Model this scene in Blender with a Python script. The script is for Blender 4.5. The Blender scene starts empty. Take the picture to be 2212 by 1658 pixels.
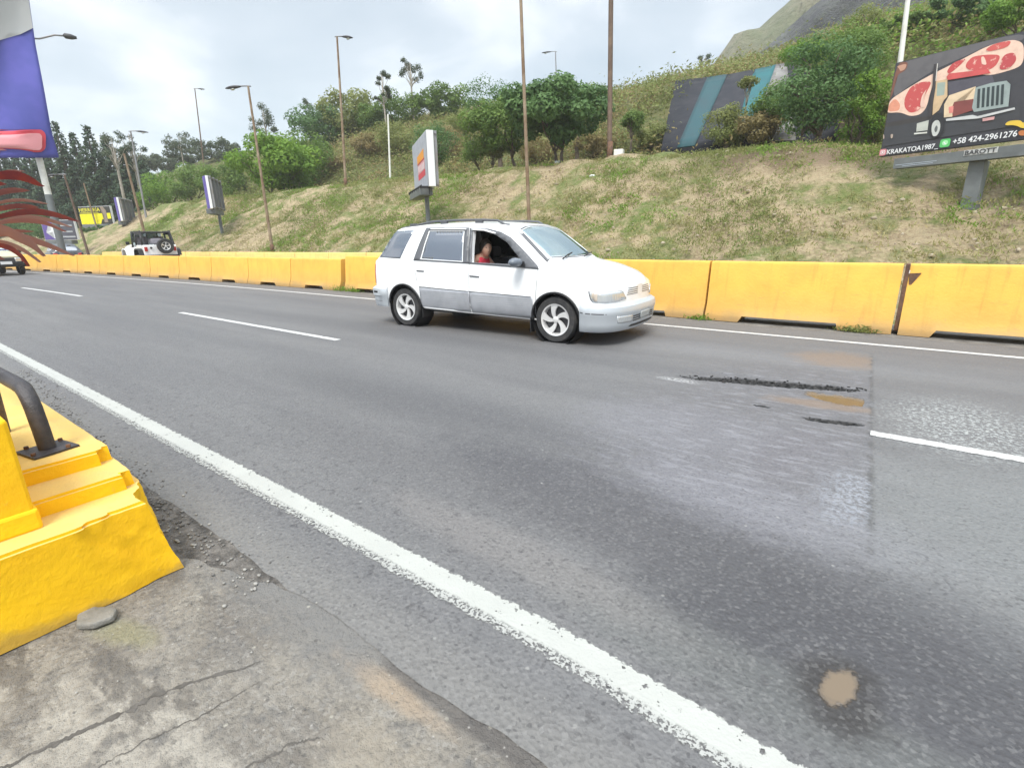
import bpy, bmesh, math, random
import numpy as np
from mathutils import Vector, Matrix, noise as mnoise
from mathutils.bvhtree import BVHTree
from mathutils.geometry import delaunay_2d_cdt
random.seed(7); rng = np.random.default_rng(7)
S = bpy.context.scene
COL = S.collection
# ------------------------------------------------------------------ camera
H = 1.4
R = np.array([[0.80058151, 0.15522563, -0.57876961],
              [0.59902689, -0.23208216, 0.76635805],
              [-0.01536369, -0.96023064, -0.27878501]])
FPX, CX, CY = 1088.74, 1106.0, 829.0      # focal length and centre for a 2212 px wide picture
cd = bpy.data.cameras.new('camera'); cam = bpy.data.objects.new('camera', cd); COL.objects.link(cam)
cd.sensor_width = 36; cd.lens = 36 * FPX / 2212; cd.clip_start = .05; cd.clip_end = 3000
m = Matrix.Identity(4)
for i in range(3):
    m[i][0] = R[i][0]; m[i][1] = -R[i][1]; m[i][2] = -R[i][2]
m[2][3] = H
cam.matrix_world = m; S.camera = cam
# ------------------------------------------------------------------ light
SUN_EL, SUN_AZ = math.radians(56), math.radians(158)   # azimuth measured like atan2(x, y)
w = bpy.data.worlds.new('World'); S.world = w; w.use_nodes = True
nt = w.node_tree; nt.nodes.clear()
def WN(t, **k):
    n = nt.nodes.new(t)
    for a, b in k.items(): setattr(n, a, b)
    return n
wo = WN('ShaderNodeOutputWorld'); bg = WN('ShaderNodeBackground'); bg2 = WN('ShaderNodeBackground'); ad = WN('ShaderNodeAddShader')
sky = WN('ShaderNodeTexSky', sky_type='NISHITA', sun_disc=False, sun_elevation=SUN_EL, sun_rotation=SUN_AZ)
bg.inputs[1].default_value = .022
nt.links.new(sky.outputs[0], bg.inputs[0])
tc = WN('ShaderNodeTexCoord'); sep = WN('ShaderNodeSeparateXYZ'); nt.links.new(tc.outputs['Generated'], sep.inputs[0])
mp = WN('ShaderNodeMapping'); mp.inputs['Scale'].default_value = (1.0, 1.0, 2.2); nt.links.new(tc.outputs['Generated'], mp.inputs[0])
nz = WN('ShaderNodeTexNoise'); nz.inputs['Scale'].default_value = 2.6; nz.inputs['Detail'].default_value = 7; nz.inputs['Roughness'].default_value = .5
nz.inputs['Distortion'].default_value = .3
nt.links.new(mp.outputs[0], nz.inputs['Vector'])
rp = WN('ShaderNodeValToRGB'); cr = rp.color_ramp
cr.elements[0].position = .34; cr.elements[0].color = (.158, .184, .203, 1)
cr.elements[1].position = .64; cr.elements[1].color = (.36, .365, .365, 1)
e = cr.elements.new(.5); e.color = (.215, .235, .250, 1)
nt.links.new(nz.outputs[0], rp.inputs[0])
# overcast: brighter towards the zenith
mr = WN('ShaderNodeMapRange'); mr.inputs[1].default_value = .38; mr.inputs[2].default_value = 1; mr.inputs[3].default_value = .98; mr.inputs[4].default_value = 3.4
nt.links.new(sep.outputs[2], mr.inputs[0])
nt.links.new(rp.outputs[0], bg2.inputs[0]); nt.links.new(mr.outputs[0], bg2.inputs[1])
nt.links.new(bg.outputs[0], ad.inputs[0]); nt.links.new(bg2.outputs[0], ad.inputs[1]); nt.links.new(ad.outputs[0], wo.inputs[0])
sl = bpy.data.lights.new('sun', 'SUN'); sl.energy = 1.5; sl.angle = math.radians(24); sl.color = (1, .97, .9)
so = bpy.data.objects.new('sun', sl); COL.objects.link(so)
sd = Vector((math.sin(SUN_AZ) * math.cos(SUN_EL), math.cos(SUN_AZ) * math.cos(SUN_EL), math.sin(SUN_EL)))
so.rotation_euler = sd.to_track_quat('Z', 'Y').to_euler()
S.view_settings.view_transform = 'Standard'; S.view_settings.look = 'None'
S.view_settings.exposure = 1.42; S.view_settings.gamma = 1.0
S.cycles.max_bounces = 6; S.cycles.transparent_max_bounces = 12
# ------------------------------------------------------------------ survey helpers
def ray(x, y): return R @ np.array([x - CX, y - CY, FPX])
def sh(X):                                # the road bends slightly far to the left
    u = -X - 12
    return 0.0 if u < 0 else (-.0022 * u * u if u < 48 else -.0022 * 2304 - .2112 * (u - 48))
def at(x, y, Yp):
    d = ray(x, y); lo, hi = 0., 1e-3
    while d[1] * hi - Yp - sh(d[0] * hi) < 0 and hi < 1e3: hi *= 2
    for _ in range(50):
        q = (lo + hi) / 2
        if d[1] * q - Yp - sh(d[0] * q) < 0: lo = q
        else: hi = q
    return d[0] * hi, d[1] * hi, H + d[2] * hi
def far(x, y, D):
    d = ray(x, y); k = D / math.hypot(d[0], d[1]); return Vector((d[0] * k, d[1] * k, H + d[2] * k))
def zat(x, y, X, Y):
    d = ray(x, y); return H + d[2] * math.hypot(X, Y) / math.hypot(d[0], d[1])
def pxm(X, Y, Z=1.4):                      # pixels per metre at a place
    return FPX / (R[0][2] * X + R[1][2] * Y + R[2][2] * (Z - H))
# ------------------------------------------------------------------ scene helpers
def tag(o, label=None, cat=None, group=None, kind=None):
    if label: o['label'] = label
    if cat: o['category'] = cat
    if group: o['group'] = group
    if kind: o['kind'] = kind
    return o
def thing(name, loc, rz=0, label=None, cat=None, group=None):
    o = bpy.data.objects.new(name, None); o.empty_display_size = .2; COL.objects.link(o)
    o.location = loc; o.rotation_euler = (0, 0, rz)
    return tag(o, label, cat, group)
def link(name, me, mat=None, parent=None, smooth=False, auto=None):
    o = bpy.data.objects.new(name, me); COL.objects.link(o)
    if mat is not None and not me.materials:
        for q in (mat if isinstance(mat, (list, tuple)) else [mat]): me.materials.append(q)
    if smooth: me.shade_smooth()
    if auto: me.set_sharp_from_angle(angle=math.radians(auto))
    if parent is not None: o.parent = parent
    return o
def copy_tree(o, parent=None):
    c = o.copy(); COL.objects.link(c); c.parent = parent
    for ch in list(o.children): copy_tree(ch, c)
    return c
class MB:
    def __init__(s): s.v = []; s.f = []
    def add(s, vs, fs):
        b = len(s.v); s.v += [tuple(p) for p in vs]; s.f += [tuple(i + b for i in f) for f in fs]; return s
    def box(s, c, d, rz=0, bev=0):
        x, y, z = d[0] / 2, d[1] / 2, d[2] / 2
        ca, sa = math.cos(rz), math.sin(rz)
        vs = []
        for dz in (-z, z):
            for dx, dy in ((-x, -y), (x, -y), (x, y), (-x, y)):
                vs.append((c[0] + dx * ca - dy * sa, c[1] + dx * sa + dy * ca, c[2] + dz))
        return s.add(vs, [(3, 2, 1, 0), (4, 5, 6, 7), (0, 1, 5, 4), (1, 2, 6, 5), (2, 3, 7, 6), (3, 0, 4, 7)])
    def tube(s, pts, r, n=10, cap=True):
        pts = [Vector(p) for p in pts]; rs = r if isinstance(r, (list, tuple)) else [r] * len(pts)
        vs = []; up = None
        for i, p in enumerate(pts):
            t = (pts[min(i + 1, len(pts) - 1)] - pts[max(i - 1, 0)]).normalized()
            if up is None: up = Vector((0, 0, 1)) if abs(t.z) < .9 else Vector((1, 0, 0))
            a = t.cross(up).normalized(); b = a.cross(t).normalized(); up = b
            for k in range(n):
                an = 2 * math.pi * k / n; vs.append(p + (a * math.cos(an) + b * math.sin(an)) * rs[i])
        fs = [(i * n + k, i * n + (k + 1) % n, (i + 1) * n + (k + 1) % n, (i + 1) * n + k) for i in range(len(pts) - 1) for k in range(n)]
        if cap: fs += [tuple(range(n - 1, -1, -1)), tuple(range((len(pts) - 1) * n, len(pts) * n))]
        return s.add(vs, fs)
    def lathe(s, prof, c=(0, 0, 0), n=32, axis='y'):   # prof: (radius, along)
        vs = []
        for r_, a_ in prof:
            for k in range(n):
                an = 2 * math.pi * k / n
                if axis == 'y': vs.append((c[0] + r_ * math.cos(an), c[1] + a_, c[2] + r_ * math.sin(an)))
                else: vs.append((c[0] + r_ * math.cos(an), c[1] + r_ * math.sin(an), c[2] + a_))
        return s.add(vs, [(i * n + k, i * n + (k + 1) % n, (i + 1) * n + (k + 1) % n, (i + 1) * n + k) for i in range(len(prof) - 1) for k in range(n)])
    def prism(s, poly, a, b, fn):          # polygon (p,q) extruded between a and b; fn(p,q,t)->xyz
        n = len(poly)
        vs = [fn(p, q, a) for p, q in poly] + [fn(p, q, b) for p, q in poly]
        return s.add(vs, [tuple(range(n)), tuple(range(2 * n - 1, n - 1, -1))] + [(i, i + n, (i + 1) % n + n, (i + 1) % n) for i in range(n)])
    def ball(s, c, r, n=12):
        if not isinstance(r, (tuple, list)): r = (r, r, r)
        vs = []; 
        for i in range(1, n // 2):
            th = math.pi * i / (n // 2)
            for k in range(n):
                an = 2 * math.pi * k / n
                vs.append((c[0] + r[0] * math.sin(th) * math.cos(an), c[1] + r[1] * math.sin(th) * math.sin(an), c[2] + r[2] * math.cos(th)))
        L = n // 2 - 1
        fs = [(i * n + k, (i + 1) * n + k, (i + 1) * n + (k + 1) % n, i * n + (k + 1) % n) for i in range(L - 1) for k in range(n)]
        vs += [(c[0], c[1], c[2] + r[2]), (c[0], c[1], c[2] - r[2])]; t = L * n
        fs += [(t, k, (k + 1) % n) for k in range(n)] + [(t + 1, (L - 1) * n + (k + 1) % n, (L - 1) * n + k) for k in range(n)]
        return s.add(vs, fs)
    def mesh(s, name):
        me = bpy.data.meshes.new(name); me.from_pydata(s.v, [], s.f)
        bm = bmesh.new(); bm.from_mesh(me); bmesh.ops.recalc_face_normals(bm, faces=bm.faces); bm.to_mesh(me); bm.free()
        return me
    def build(s, name, mat, parent=None, smooth=False, auto=None, bevel=0):
        o = link(name, s.mesh(name), mat, parent, smooth or bool(auto), auto)
        if bevel:
            b = o.modifiers.new('bevel', 'BEVEL'); b.width = bevel; b.segments = 2; b.limit_method = 'ANGLE'
        return o
# ------------------------------------------------------------------ materials
class NT:
    def __init__(s, name):
        s.m = bpy.data.materials.new(name); s.m.use_nodes = True; s.t = s.m.node_tree
        s.b = s.t.nodes['Principled BSDF']; s.out = s.t.nodes['Material Output']
        s.tc = s.t.nodes.new('ShaderNodeTexCoord'); s.P = s.tc.outputs['Object']
    def n(s, t, **k):
        q = s.t.nodes.new(t)
        for a, b in k.items(): setattr(q, a, b)
        return q
    def set(s, sock, v):
        if isinstance(v, bpy.types.NodeSocket): s.t.links.new(v, sock)
        elif isinstance(v, (tuple, list)) and len(v) == 3 and sock.type == 'RGBA': sock.default_value = (*v, 1)
        else: sock.default_value = v
    def map(s, sc=(1, 1, 1), loc=(0, 0, 0), rot=(0, 0, 0), v=None):
        q = s.n('ShaderNodeMapping'); s.set(q.inputs[0], v or s.P); q.inputs['Scale'].default_value = sc
        q.inputs['Location'].default_value = loc; q.inputs['Rotation'].default_value = rot; return q.outputs[0]
    def noise(s, sc, det=4, rough=.55, v=None, dist=0):
        q = s.n('ShaderNodeTexNoise'); s.set(q.inputs['Vector'], v or s.P)
        q.inputs['Scale'].default_value = sc; q.inputs['Detail'].default_value = det; q.inputs['Roughness'].default_value = rough; q.inputs['Distortion'].default_value = dist
        return q.outputs[0]
    def vor(s, sc, v=None, feat='F1', out=0):
        q = s.n('ShaderNodeTexVoronoi', feature=feat); s.set(q.inputs['Vector'], v or s.P); q.inputs['Scale'].default_value = sc; return q.outputs[out]
    def rng(s, x, a, b, c=0, d=1, smooth=False):
        q = s.n('ShaderNodeMapRange'); s.set(q.inputs[0], x)
        if smooth: q.interpolation_type = 'SMOOTHSTEP'
        for i, v in enumerate((a, b, c, d)): q.inputs[i + 1].default_value = v
        return q.outputs[0]
    def mix(s, f, a, b):
        q = s.n('ShaderNodeMix', data_type='RGBA'); s.set(q.inputs[0], f); s.set(q.inputs[6], a); s.set(q.inputs[7], b); return q.outputs[2]
    def math(s, op, a, b=0, c=0):
        q = s.n('ShaderNodeMath', operation=op); s.set(q.inputs[0], a); s.set(q.inputs[1], b); s.set(q.inputs[2], c); return q.outputs[0]
    def sep(s, v=None):
        q = s.n('ShaderNodeSeparateXYZ'); s.set(q.inputs[0], v or s.P); return q.outputs
    def attr(s, name, out='Fac'):
        q = s.n('ShaderNodeAttribute', attribute_name=name); return q.outputs[out]
    def bump(s, h, st=.3, d=.02):
        q = s.n('ShaderNodeBump'); q.inputs['Strength'].default_value = st; q.inputs['Distance'].default_value = d
        s.set(q.inputs['Height'], h); s.set(s.b.inputs['Normal'], q.outputs[0]); return s
    def ell(s, cx, cy, rx, ry, rot=0, soft=.3, wob=.25, nz=None):   # soft-edged ragged elliptical stain, 1 inside
        v = s.map(v=s.P, loc=(0, 0, 0))
        q = s.n('ShaderNodeMapping', vector_type='TEXTURE'); s.set(q.inputs[0], v)
        q.inputs['Location'].default_value = (cx, cy, 0); q.inputs['Rotation'].default_value = (0, 0, rot); q.inputs['Scale'].default_value = (rx, ry, 1e3)
        l = s.n('ShaderNodeVectorMath', operation='LENGTH'); s.set(l.inputs[0], q.outputs[0])
        d = l.outputs['Value']
        if wob: d = s.math('ADD', d, s.math('MULTIPLY', s.math('SUBTRACT', nz if nz is not None else s.noise(6, 5), .5), wob * 4))
        return s.rng(d, 1 - soft, 1 + soft, 1, 0, True)
    def col(s, c): s.set(s.b.inputs['Base Color'], c); return s
    def rough(s, r): s.set(s.b.inputs['Roughness'], r); return s
def simple(name, c, r=.5, metal=0, spec=.5, emit=None):
    q = NT(name); q.col(c).rough(r); q.b.inputs['Metallic'].default_value = metal; q.b.inputs['Specular IOR Level'].default_value = spec
    return q.m
def dirty(name, c, c2, sc=3, r=.6, amt=(.45, .7), bump=.1, metal=0):
    q = NT(name); f = q.rng(q.noise(sc, 6, .65), *amt); q.col(q.mix(f, c, c2)).rough(r); q.b.inputs['Metallic'].default_value = metal
    if bump: q.bump(q.noise(sc * 12, 4), bump, .01)
    return q.m
M = {}
# asphalt ----------------------------------------------------------
q = NT('asphalt'); x, y, z = q.sep()
big = q.noise(.45, 4, .5, v=q.map(sc=(.35, 1.6, 1))); streak = q.noise(.9, 5, .6, v=q.map(sc=(.25, 2.6, 1)))
mid = q.noise(5, 5, .6); fine = q.noise(60, 3, .7); rag = q.noise(7, 6, .65); rag2 = q.noise(34, 5, .7)
c = q.mix(q.rng(big, .3, .7), (.122, .121, .124), (.168, .166, .166))
c = q.mix(q.rng(streak, .42, .68, 0, .6), c, (.105, .103, .108)); c = q.mix(q.rng(mid, .35, .7, 0, .3), c, (.11, .11, .112))
for (cx, cy, rx, ry, ro, colr, amt, so_, wo_) in [
        (-.75, 2.25, 1.7, .40, -.1, (.068, .067, .074), .8, .4, .2), (.1, 1.75, .8, .42, -.15, (.058, .058, .064), .85, .45, .2), (-.25, 1.5, .9, .14, -.1, (.13, .135, .13), .5, .5, .2),
        (-3.4, 2.9, 2.2, .35, 0, (.085, .085, .09), .65, .6, .15), (-2.2, 2.0, 1.8, .22, 0, (.10, .098, .102), .55, .6, .2), (-7, 5.2, 6, .35, 0, (.095, .095, .10), .6, .6, .12), (-7, 6.9, 7, .3, 0, (.10, .10, .105), .6, .6, .12), (-9, 3.3, 7, .3, 0, (.11, .11, .115), .5, .6, .12),
        (-1.0, 3.6, .85, .55, -.05, (.185, .185, .20), .7, .6, .3), (-.45, 2.75, .7, .30, -.1, (.20, .20, .22), .7, .6, .3), (-.3, 3.5, .3, .5, 0, (.14, .135, .145), .8, .5, .4),
        (-1.3, 1.62, .8, .13, -.05, (.175, .165, .16), .6, .5, .25), (.9, 3.2, 1.0, .9, 0, (.185, .195, .195), .5, .6, .2), (.06, 1.62, .12, .17, 0, (.04, .038, .038), .95, .4, .3), (-2.5, 6.5, 3, .4, 0, (.175, .175, .18), .5, .5, .1)]:
    c = q.mix(q.math('MULTIPLY', q.ell(cx, cy, rx, ry, ro, so_, wo_, rag), amt), c, colr)
# transverse joint: broken older surface on its left, smoother overlay on its right
jx = q.math('ADD', q.math('SUBTRACT', x, q.math('SUBTRACT', .205, q.math('MULTIPLY', y, .0417))), q.math('MULTIPLY', q.math('SUBTRACT', rag, .5), .05)); lane = q.math('MULTIPLY', q.rng(y, 2.2, 2.9), q.rng(y, 7.5, 7.2))
leftof = q.math('MULTIPLY', q.rng(jx, .012, -.012), lane); wornm = q.math('MULTIPLY', leftof, q.ell(-.35, 3.9, 1.25, 2.4, 0, .5, .3, rag))
c = q.mix(q.math('MULTIPLY', wornm, .30), c, (.10, .095, .11)); rough_patch = q.math('MULTIPLY', wornm, q.rng(q.noise(9, 6, .7, v=q.map(sc=(.5, 2, 1))), .5, .62)); c = q.mix(q.math('MULTIPLY', rough_patch, .6), c, (.23, .23, .25))
c = q.mix(q.math('MULTIPLY', q.math('MULTIPLY', q.math('MULTIPLY', q.rng(q.math('ABSOLUTE', jx), .03, .004), q.rng(rag, .40, .56)), lane), .6), c, (.055, .055, .055))
spl = q.math('MULTIPLY', q.ell(.55, 4.85, .40, .62, 0, .7, .3, rag), q.rng(rag2, .50, .57)); c = q.mix(q.math('MULTIPLY', spl, .8), c, (.40, .42, .41))
spl = q.math('MULTIPLY', q.ell(.0, 3.12, .16, .32, 0, .6, .4, rag), q.rng(rag2, .46, .55)); c = q.mix(q.math('MULTIPLY', spl, q.math('MULTIPLY', leftof, .6)), c, (.30, .32, .36))
spl = q.math('MULTIPLY', q.ell(-1.6, 4.9, .2, .06, 0, .6, .4, rag), q.rng(rag2, .44, .55)); c = q.mix(q.math('MULTIPLY', spl, .8), c, (.42, .42, .42))
chip = q.rng(q.noise(16, 5, .65), .585, .62); c = q.mix(q.math('MULTIPLY', q.math('MULTIPLY', chip, q.rng(y, 3.4, 1.2)), .6), c, (.062, .06, .064))
c = q.mix(q.math('MULTIPLY', q.rng(y, 1.12, .95), .8), c, (.165, .16, .153))
grn = q.vor(80, out=1); g3 = q.vor(34, out=1)
near = q.rng(y, 6, 2, .5, 1)
c = q.mix(q.math('MULTIPLY', q.rng(grn, .62, .98), q.math('MULTIPLY', near, .28)), c, (.27, .265, .26)); c = q.mix(q.math('MULTIPLY', q.rng(grn, .32, .05), q.math('MULTIPLY', near, .5)), c, (.048, .047, .05))
c = q.mix(q.math('MULTIPLY', q.math('MULTIPLY', q.rng(q.vor(34), .30, .16), q.rng(g3, .94, .96)), .6), c, (.33, .325, .31)); c = q.mix(q.math('MULTIPLY', q.math('MULTIPLY', q.rng(q.vor(34), .34, .2), q.rng(g3, .12, .08)), .6), c, (.05, .048, .05))
# muddy water standing in the hollows and the rusty wash above them
mud = q.math('MAXIMUM', q.ell(.055, 1.645, .045, .090, -.25, .5, .26, rag2), q.math('MULTIPLY', q.ell(-.22, 5.06, .27, .14, -.15, .25, .3, rag), q.rng(jx, -.05, -.06)))
wash = q.math('MULTIPLY', q.math('MAXIMUM', q.math('MULTIPLY', q.ell(-.40, 6.75, .42, .40, 0, .45, .3, rag), .7), q.math('MULTIPLY', q.ell(-.35, 4.82, .38, .12, .1, .5, .3, rag), .7)), q.rng(jx, .01, -.01))
c = q.mix(q.math('MULTIPLY', wash, .8), c, (.215, .15, .10)); c = q.mix(q.rng(mud, .25, .85), c, q.mix(q.rng(y, 2, 3), (.165, .125, .085), (.15, .10, .05)))
pt = q.math('MINIMUM', 1, q.math('ADD', q.math('MULTIPLY', q.rng(q.attr('pit'), .02, .35), .95), 0)); c = q.mix(pt, c, q.mix(q.rng(rag2, .42, .66), (.014, .014, .015), (.075, .072, .07)))
q.col(c); q.rough(q.math('SUBTRACT', q.rng(big, .3, .7, .62, .8), q.math('MULTIPLY', q.rng(mud, .4, .6), .5))); q.b.inputs['Specular IOR Level'].default_value = .35
hgt = q.math('ADD', q.math('MULTIPLY', q.vor(55), .8), q.math('ADD', q.math('MULTIPLY', fine, .6), q.math('MULTIPLY', mid, .8)))
hgt = q.math('ADD', q.math('ADD', hgt, q.math('MULTIPLY', q.math('MULTIPLY', pt, rag2), 4)), q.math('MULTIPLY', q.math('MULTIPLY', wornm, rag), 3)); q.bump(q.math('MULTIPLY', hgt, q.math('SUBTRACT', 1, q.rng(mud, .3, .5))), .6, .012); M['asphalt'] = q.m
# broken shoulder --------------------------------------------------
q = NT('shoulder'); x, y, z = q.sep()
n1 = q.noise(2.2, 6, .6); n2 = q.noise(9, 6, .65); n3 = q.noise(50, 3, .7)
st = q.noise(3.2, 7, .62, v=q.map(sc=(.45, 1.5, 1), rot=(0, 0, .45)), dist=.6)
c = q.mix(q.rng(n1, .38, .6), (.145, .13, .113), (.225, .205, .175)); c = q.mix(q.rng(st, .52, .6, 0, .7), c, (.13, .122, .115)); c = q.mix(q.rng(q.noise(5, 6, .7, v=q.map(loc=(5, 2, 0))), .56, .64, 0, .6), c, (.30, .275, .235))
g2 = q.vor(80, out=1); c = q.mix(q.math('MULTIPLY', q.rng(g2, .62, .9), .35), c, (.33, .32, .30)); c = q.mix(q.math('MULTIPLY', q.rng(g2, .35, .05), .45), c, (.06, .058, .056))
conc = q.rng(q.math('ADD', st, q.math('MULTIPLY', q.ell(-1.5, .05, .7, .35, .1, .6, .25, n2), .13)), .53, .62)
conc = q.math('MULTIPLY', conc, q.ell(-1.3, .0, 1.1, .5, .0, .35, .25, n2))
c = q.mix(conc, c, q.mix(q.rng(n2, .45, .6), (.32, .295, .255), (.23, .21, .18)))
c = q.mix(q.math('MULTIPLY', q.rng(q.noise(2.6, 7, .7, v=q.map(loc=(3, 9, 0), sc=(.6, 1.6, 1), rot=(0, 0, .4))), .54, .60), .75), c, (.095, .085, .075))
c = q.mix(q.math('MULTIPLY', q.rng(n2, .55, .7), .7), c, (.09, .088, .088))
crk_ = 0; cn = q.noise(1.3, 4, .5, v=q.map(sc=(.35, 2.4, 1), rot=(0, 0, .45))); crk = q.rng(q.math('ABSOLUTE', q.math('SUBTRACT', cn, .52)), .0, .008, 1, 0)
crk = q.math('MULTIPLY', crk, q.rng(n2, .4, .55))
c = q.mix(q.math('MULTIPLY', crk, .0), c, (.05, .048, .05))
c = q.mix(q.math('MULTIPLY', q.ell(-1.13, .79, .24, .04, 0, .5, .3, n2), .8), c, (.30, .235, .17))
c = q.mix(q.math('MULTIPLY', q.ell(-.85, .86, .42, .04, 0, .5, .3, n2), .8), c, (.075, .068, .065))
c = q.mix(q.math('MULTIPLY', q.ell(-.95, .6, .2, .1, 0, .6, .4, n2), .5), c, (.30, .26, .2))
c = q.mix(q.math('MULTIPLY', q.ell(-2.13, .36, .14, .05, .3, .6, .35, n2), .5), c, (.24, .23, .11))
c = q.mix(q.math('MULTIPLY', q.rng(q.vor(26), .13, .05), .55), c, (.42, .40, .37))
gy = q.rng(q.math('ADD', y, q.math('MULTIPLY', q.math('SUBTRACT', n2, .5), .3)), .62, .82); gx = q.rng(x, -1.15, -1.35)
c = q.mix(q.math('MULTIPLY', gy, gx), c, (.165, .16, .153)); g4 = q.vor(34, out=1); c = q.mix(q.math('MULTIPLY', q.math('MULTIPLY', q.rng(q.vor(34), .34, .2), q.rng(g4, .2, .15)), .6), c, (.06, .057, .055))
c = q.mix(q.math('MULTIPLY', q.math('MULTIPLY', q.rng(q.vor(34), .3, .16), q.rng(g4, .88, .91)), .6), c, (.42, .40, .34)); c = q.mix(q.rng(n3, .4, .75, 0, .3), c, (.11, .105, .10))
q.col(c).rough(.85)
q.bump(q.math('ADD', q.math('MULTIPLY', n2, 1.6), q.math('MULTIPLY', n3, .6)), .8, .03); M['shoulder'] = q.m
# crumbled edge strip
q = NT('crumbled_edge'); n2 = q.noise(12, 7, .7); n3 = q.noise(40, 3, .7)
c = q.mix(q.rng(n2, .4, .6), (.07, .064, .058), (.19, .175, .16)); c = q.mix(q.math('MULTIPLY', q.rng(q.vor(22), .16, .08), .5), c, (.34, .32, .3))
q.col(c).rough(.9); q.bump(q.math('ADD', n2, q.math('MULTIPLY', n3, .5)), 1, .04); M['crumble'] = q.m
# road paint
def paint(name, colr, wear):
    q = NT(name); n = q.noise(24, 5, .7); b_ = q.noise(3, 3)
    c = q.mix(q.rng(q.noise(5, 5), .4, .8, 0, .35), colr, tuple(v * .72 for v in colr)); q.col(c).rough(.6)
    tr = q.n('ShaderNodeBsdfTransparent'); mx = q.n('ShaderNodeMixShader')
    f = q.rng(q.math('ADD', n, q.math('MULTIPLY', q.math('SUBTRACT', b_, .5), .22)), wear, wear + .03, 0, 1)
    edge = q.attr('edge'); f = q.math('MAXIMUM', f, q.rng(q.math('ADD', edge, q.math('MULTIPLY', q.math('SUBTRACT', n, .5), 1.1)), .86, .95))
    ac = q.attr('across'); lowm = q.rng(ac, .36, .22); f = q.math('MAXIMUM', f, q.math('MULTIPLY', lowm, q.rng(q.noise(70, 4, .7), .50, .54)))
    if name == 'road_paint_worn': c = q.mix(q.math('MULTIPLY', lowm, .5), c, (.30, .30, .29)); q.col(c)
    q.set(mx.inputs[0], f); q.t.links.new(q.b.outputs[0], mx.inputs[1]); q.t.links.new(tr.outputs[0], mx.inputs[2]); q.t.links.new(mx.outputs[0], q.out.inputs[0])
    q.bump(q.noise(60, 3), .3, .01)
    return q.m
M['paint_near'] = paint('road_paint_worn', (.395, .40, .375), .63); M['paint'] = paint('road_paint', (.50, .50, .49), .645)
# yellow concrete
def yconc(name, colr, foot=.22, dark=(.30, .20, .10), grime=1.):
    q = NT(name); x, y, z = q.sep(); oi = q.n('ShaderNodeObjectInfo').outputs['Random']
    v = q.n('ShaderNodeVectorMath', operation='ADD'); q.set(v.inputs[0], q.P); cb = q.n('ShaderNodeCombineXYZ'); q.set(cb.inputs[0], q.math('MULTIPLY', oi, 40)); q.t.links.new(cb.outputs[0], v.inputs[1]); V = v.outputs[0]
    n1 = q.noise(2.2, 6, .6, v=V); n2 = q.noise(25, 5, .65, v=V)
    drip = q.noise(3, 5, .6, v=q.map(sc=(3.2, 1, .28), v=V)); scuff = q.noise(2, 6, .7, v=q.map(sc=(.8, 1, 5), v=V))
    c = q.mix(q.rng(n1, .38, .7, 0, .6), colr, (colr[0] * .82, colr[1] * .70, colr[2] * .8)); c = q.mix(q.math('MULTIPLY', oi, .22 * grime), c, (colr[0] * .85, colr[1] * .78, colr[2] * .9))
    c = q.mix(q.rng(drip, .54, .72, 0, .40 * grime), c, (colr[0] * .55, colr[1] * .47, colr[2] * .6))
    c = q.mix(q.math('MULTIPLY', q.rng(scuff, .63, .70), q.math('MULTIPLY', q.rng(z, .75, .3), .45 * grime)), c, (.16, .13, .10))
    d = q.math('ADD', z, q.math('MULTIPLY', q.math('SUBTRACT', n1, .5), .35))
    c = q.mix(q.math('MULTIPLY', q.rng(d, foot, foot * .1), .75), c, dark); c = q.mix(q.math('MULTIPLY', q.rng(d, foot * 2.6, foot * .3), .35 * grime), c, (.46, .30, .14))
    c = q.mix(q.math('MULTIPLY', q.rng(n2, .66, .70), .5 * grime), c, (.33, .25, .15))
    q.col(c).rough(.75); q.bump(q.math('ADD', n2, q.math('MULTIPLY', n1, 2)), .4, .012); return q.m
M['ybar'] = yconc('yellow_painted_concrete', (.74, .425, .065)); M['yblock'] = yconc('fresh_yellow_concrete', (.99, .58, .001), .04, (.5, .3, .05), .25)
M['ytread'] = dirty('dusty_yellow_concrete', (.72, .47, .13), (.62, .43, .15), 6, .8, (.4, .7), .3)
M['ypale'] = yconc('pale_yellow_concrete', (.80, .56, .17))
M['rust'] = dirty('rusty_steel', (.17, .085, .045), (.09, .05, .035), 8, .8, (.4, .6), .3)
M['rustpole'] = dirty('weathered_pole', (.30, .235, .165), (.17, .105, .06), 1.2, .75, (.4, .6), .2)
M['darkpole'] = dirty('dark_rusted_pole', (.12, .08, .06), (.2, .14, .1), 1.5, .8, (.45, .65), .2)
M['greypole'] = dirty('grey_galvanised', (.26, .26, .27), (.2, .16, .12), 1.3, .5, (.5, .75), .05, .3)
M['whitepole'] = dirty('white_painted_pole', (.72, .72, .68), (.5, .48, .42), 2, .6, (.5, .8), .05)
M['black'] = simple('black_plastic', (.018, .018, .02), .55); M['dark'] = simple('dark_grey', (.05, .05, .055), .6)
M['pipe'] = dirty('black_painted_pipe', (.035, .032, .035), (.07, .06, .06), 14, .45, (.45, .7), .4)
M['steelgrey'] = dirty('grey_sheet_steel', (.16, .175, .18), (.11, .12, .125), 2, .5, (.4, .7), .05)
M['white'] = simple('white_sheet', (.75, .76, .77), .45)
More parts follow.
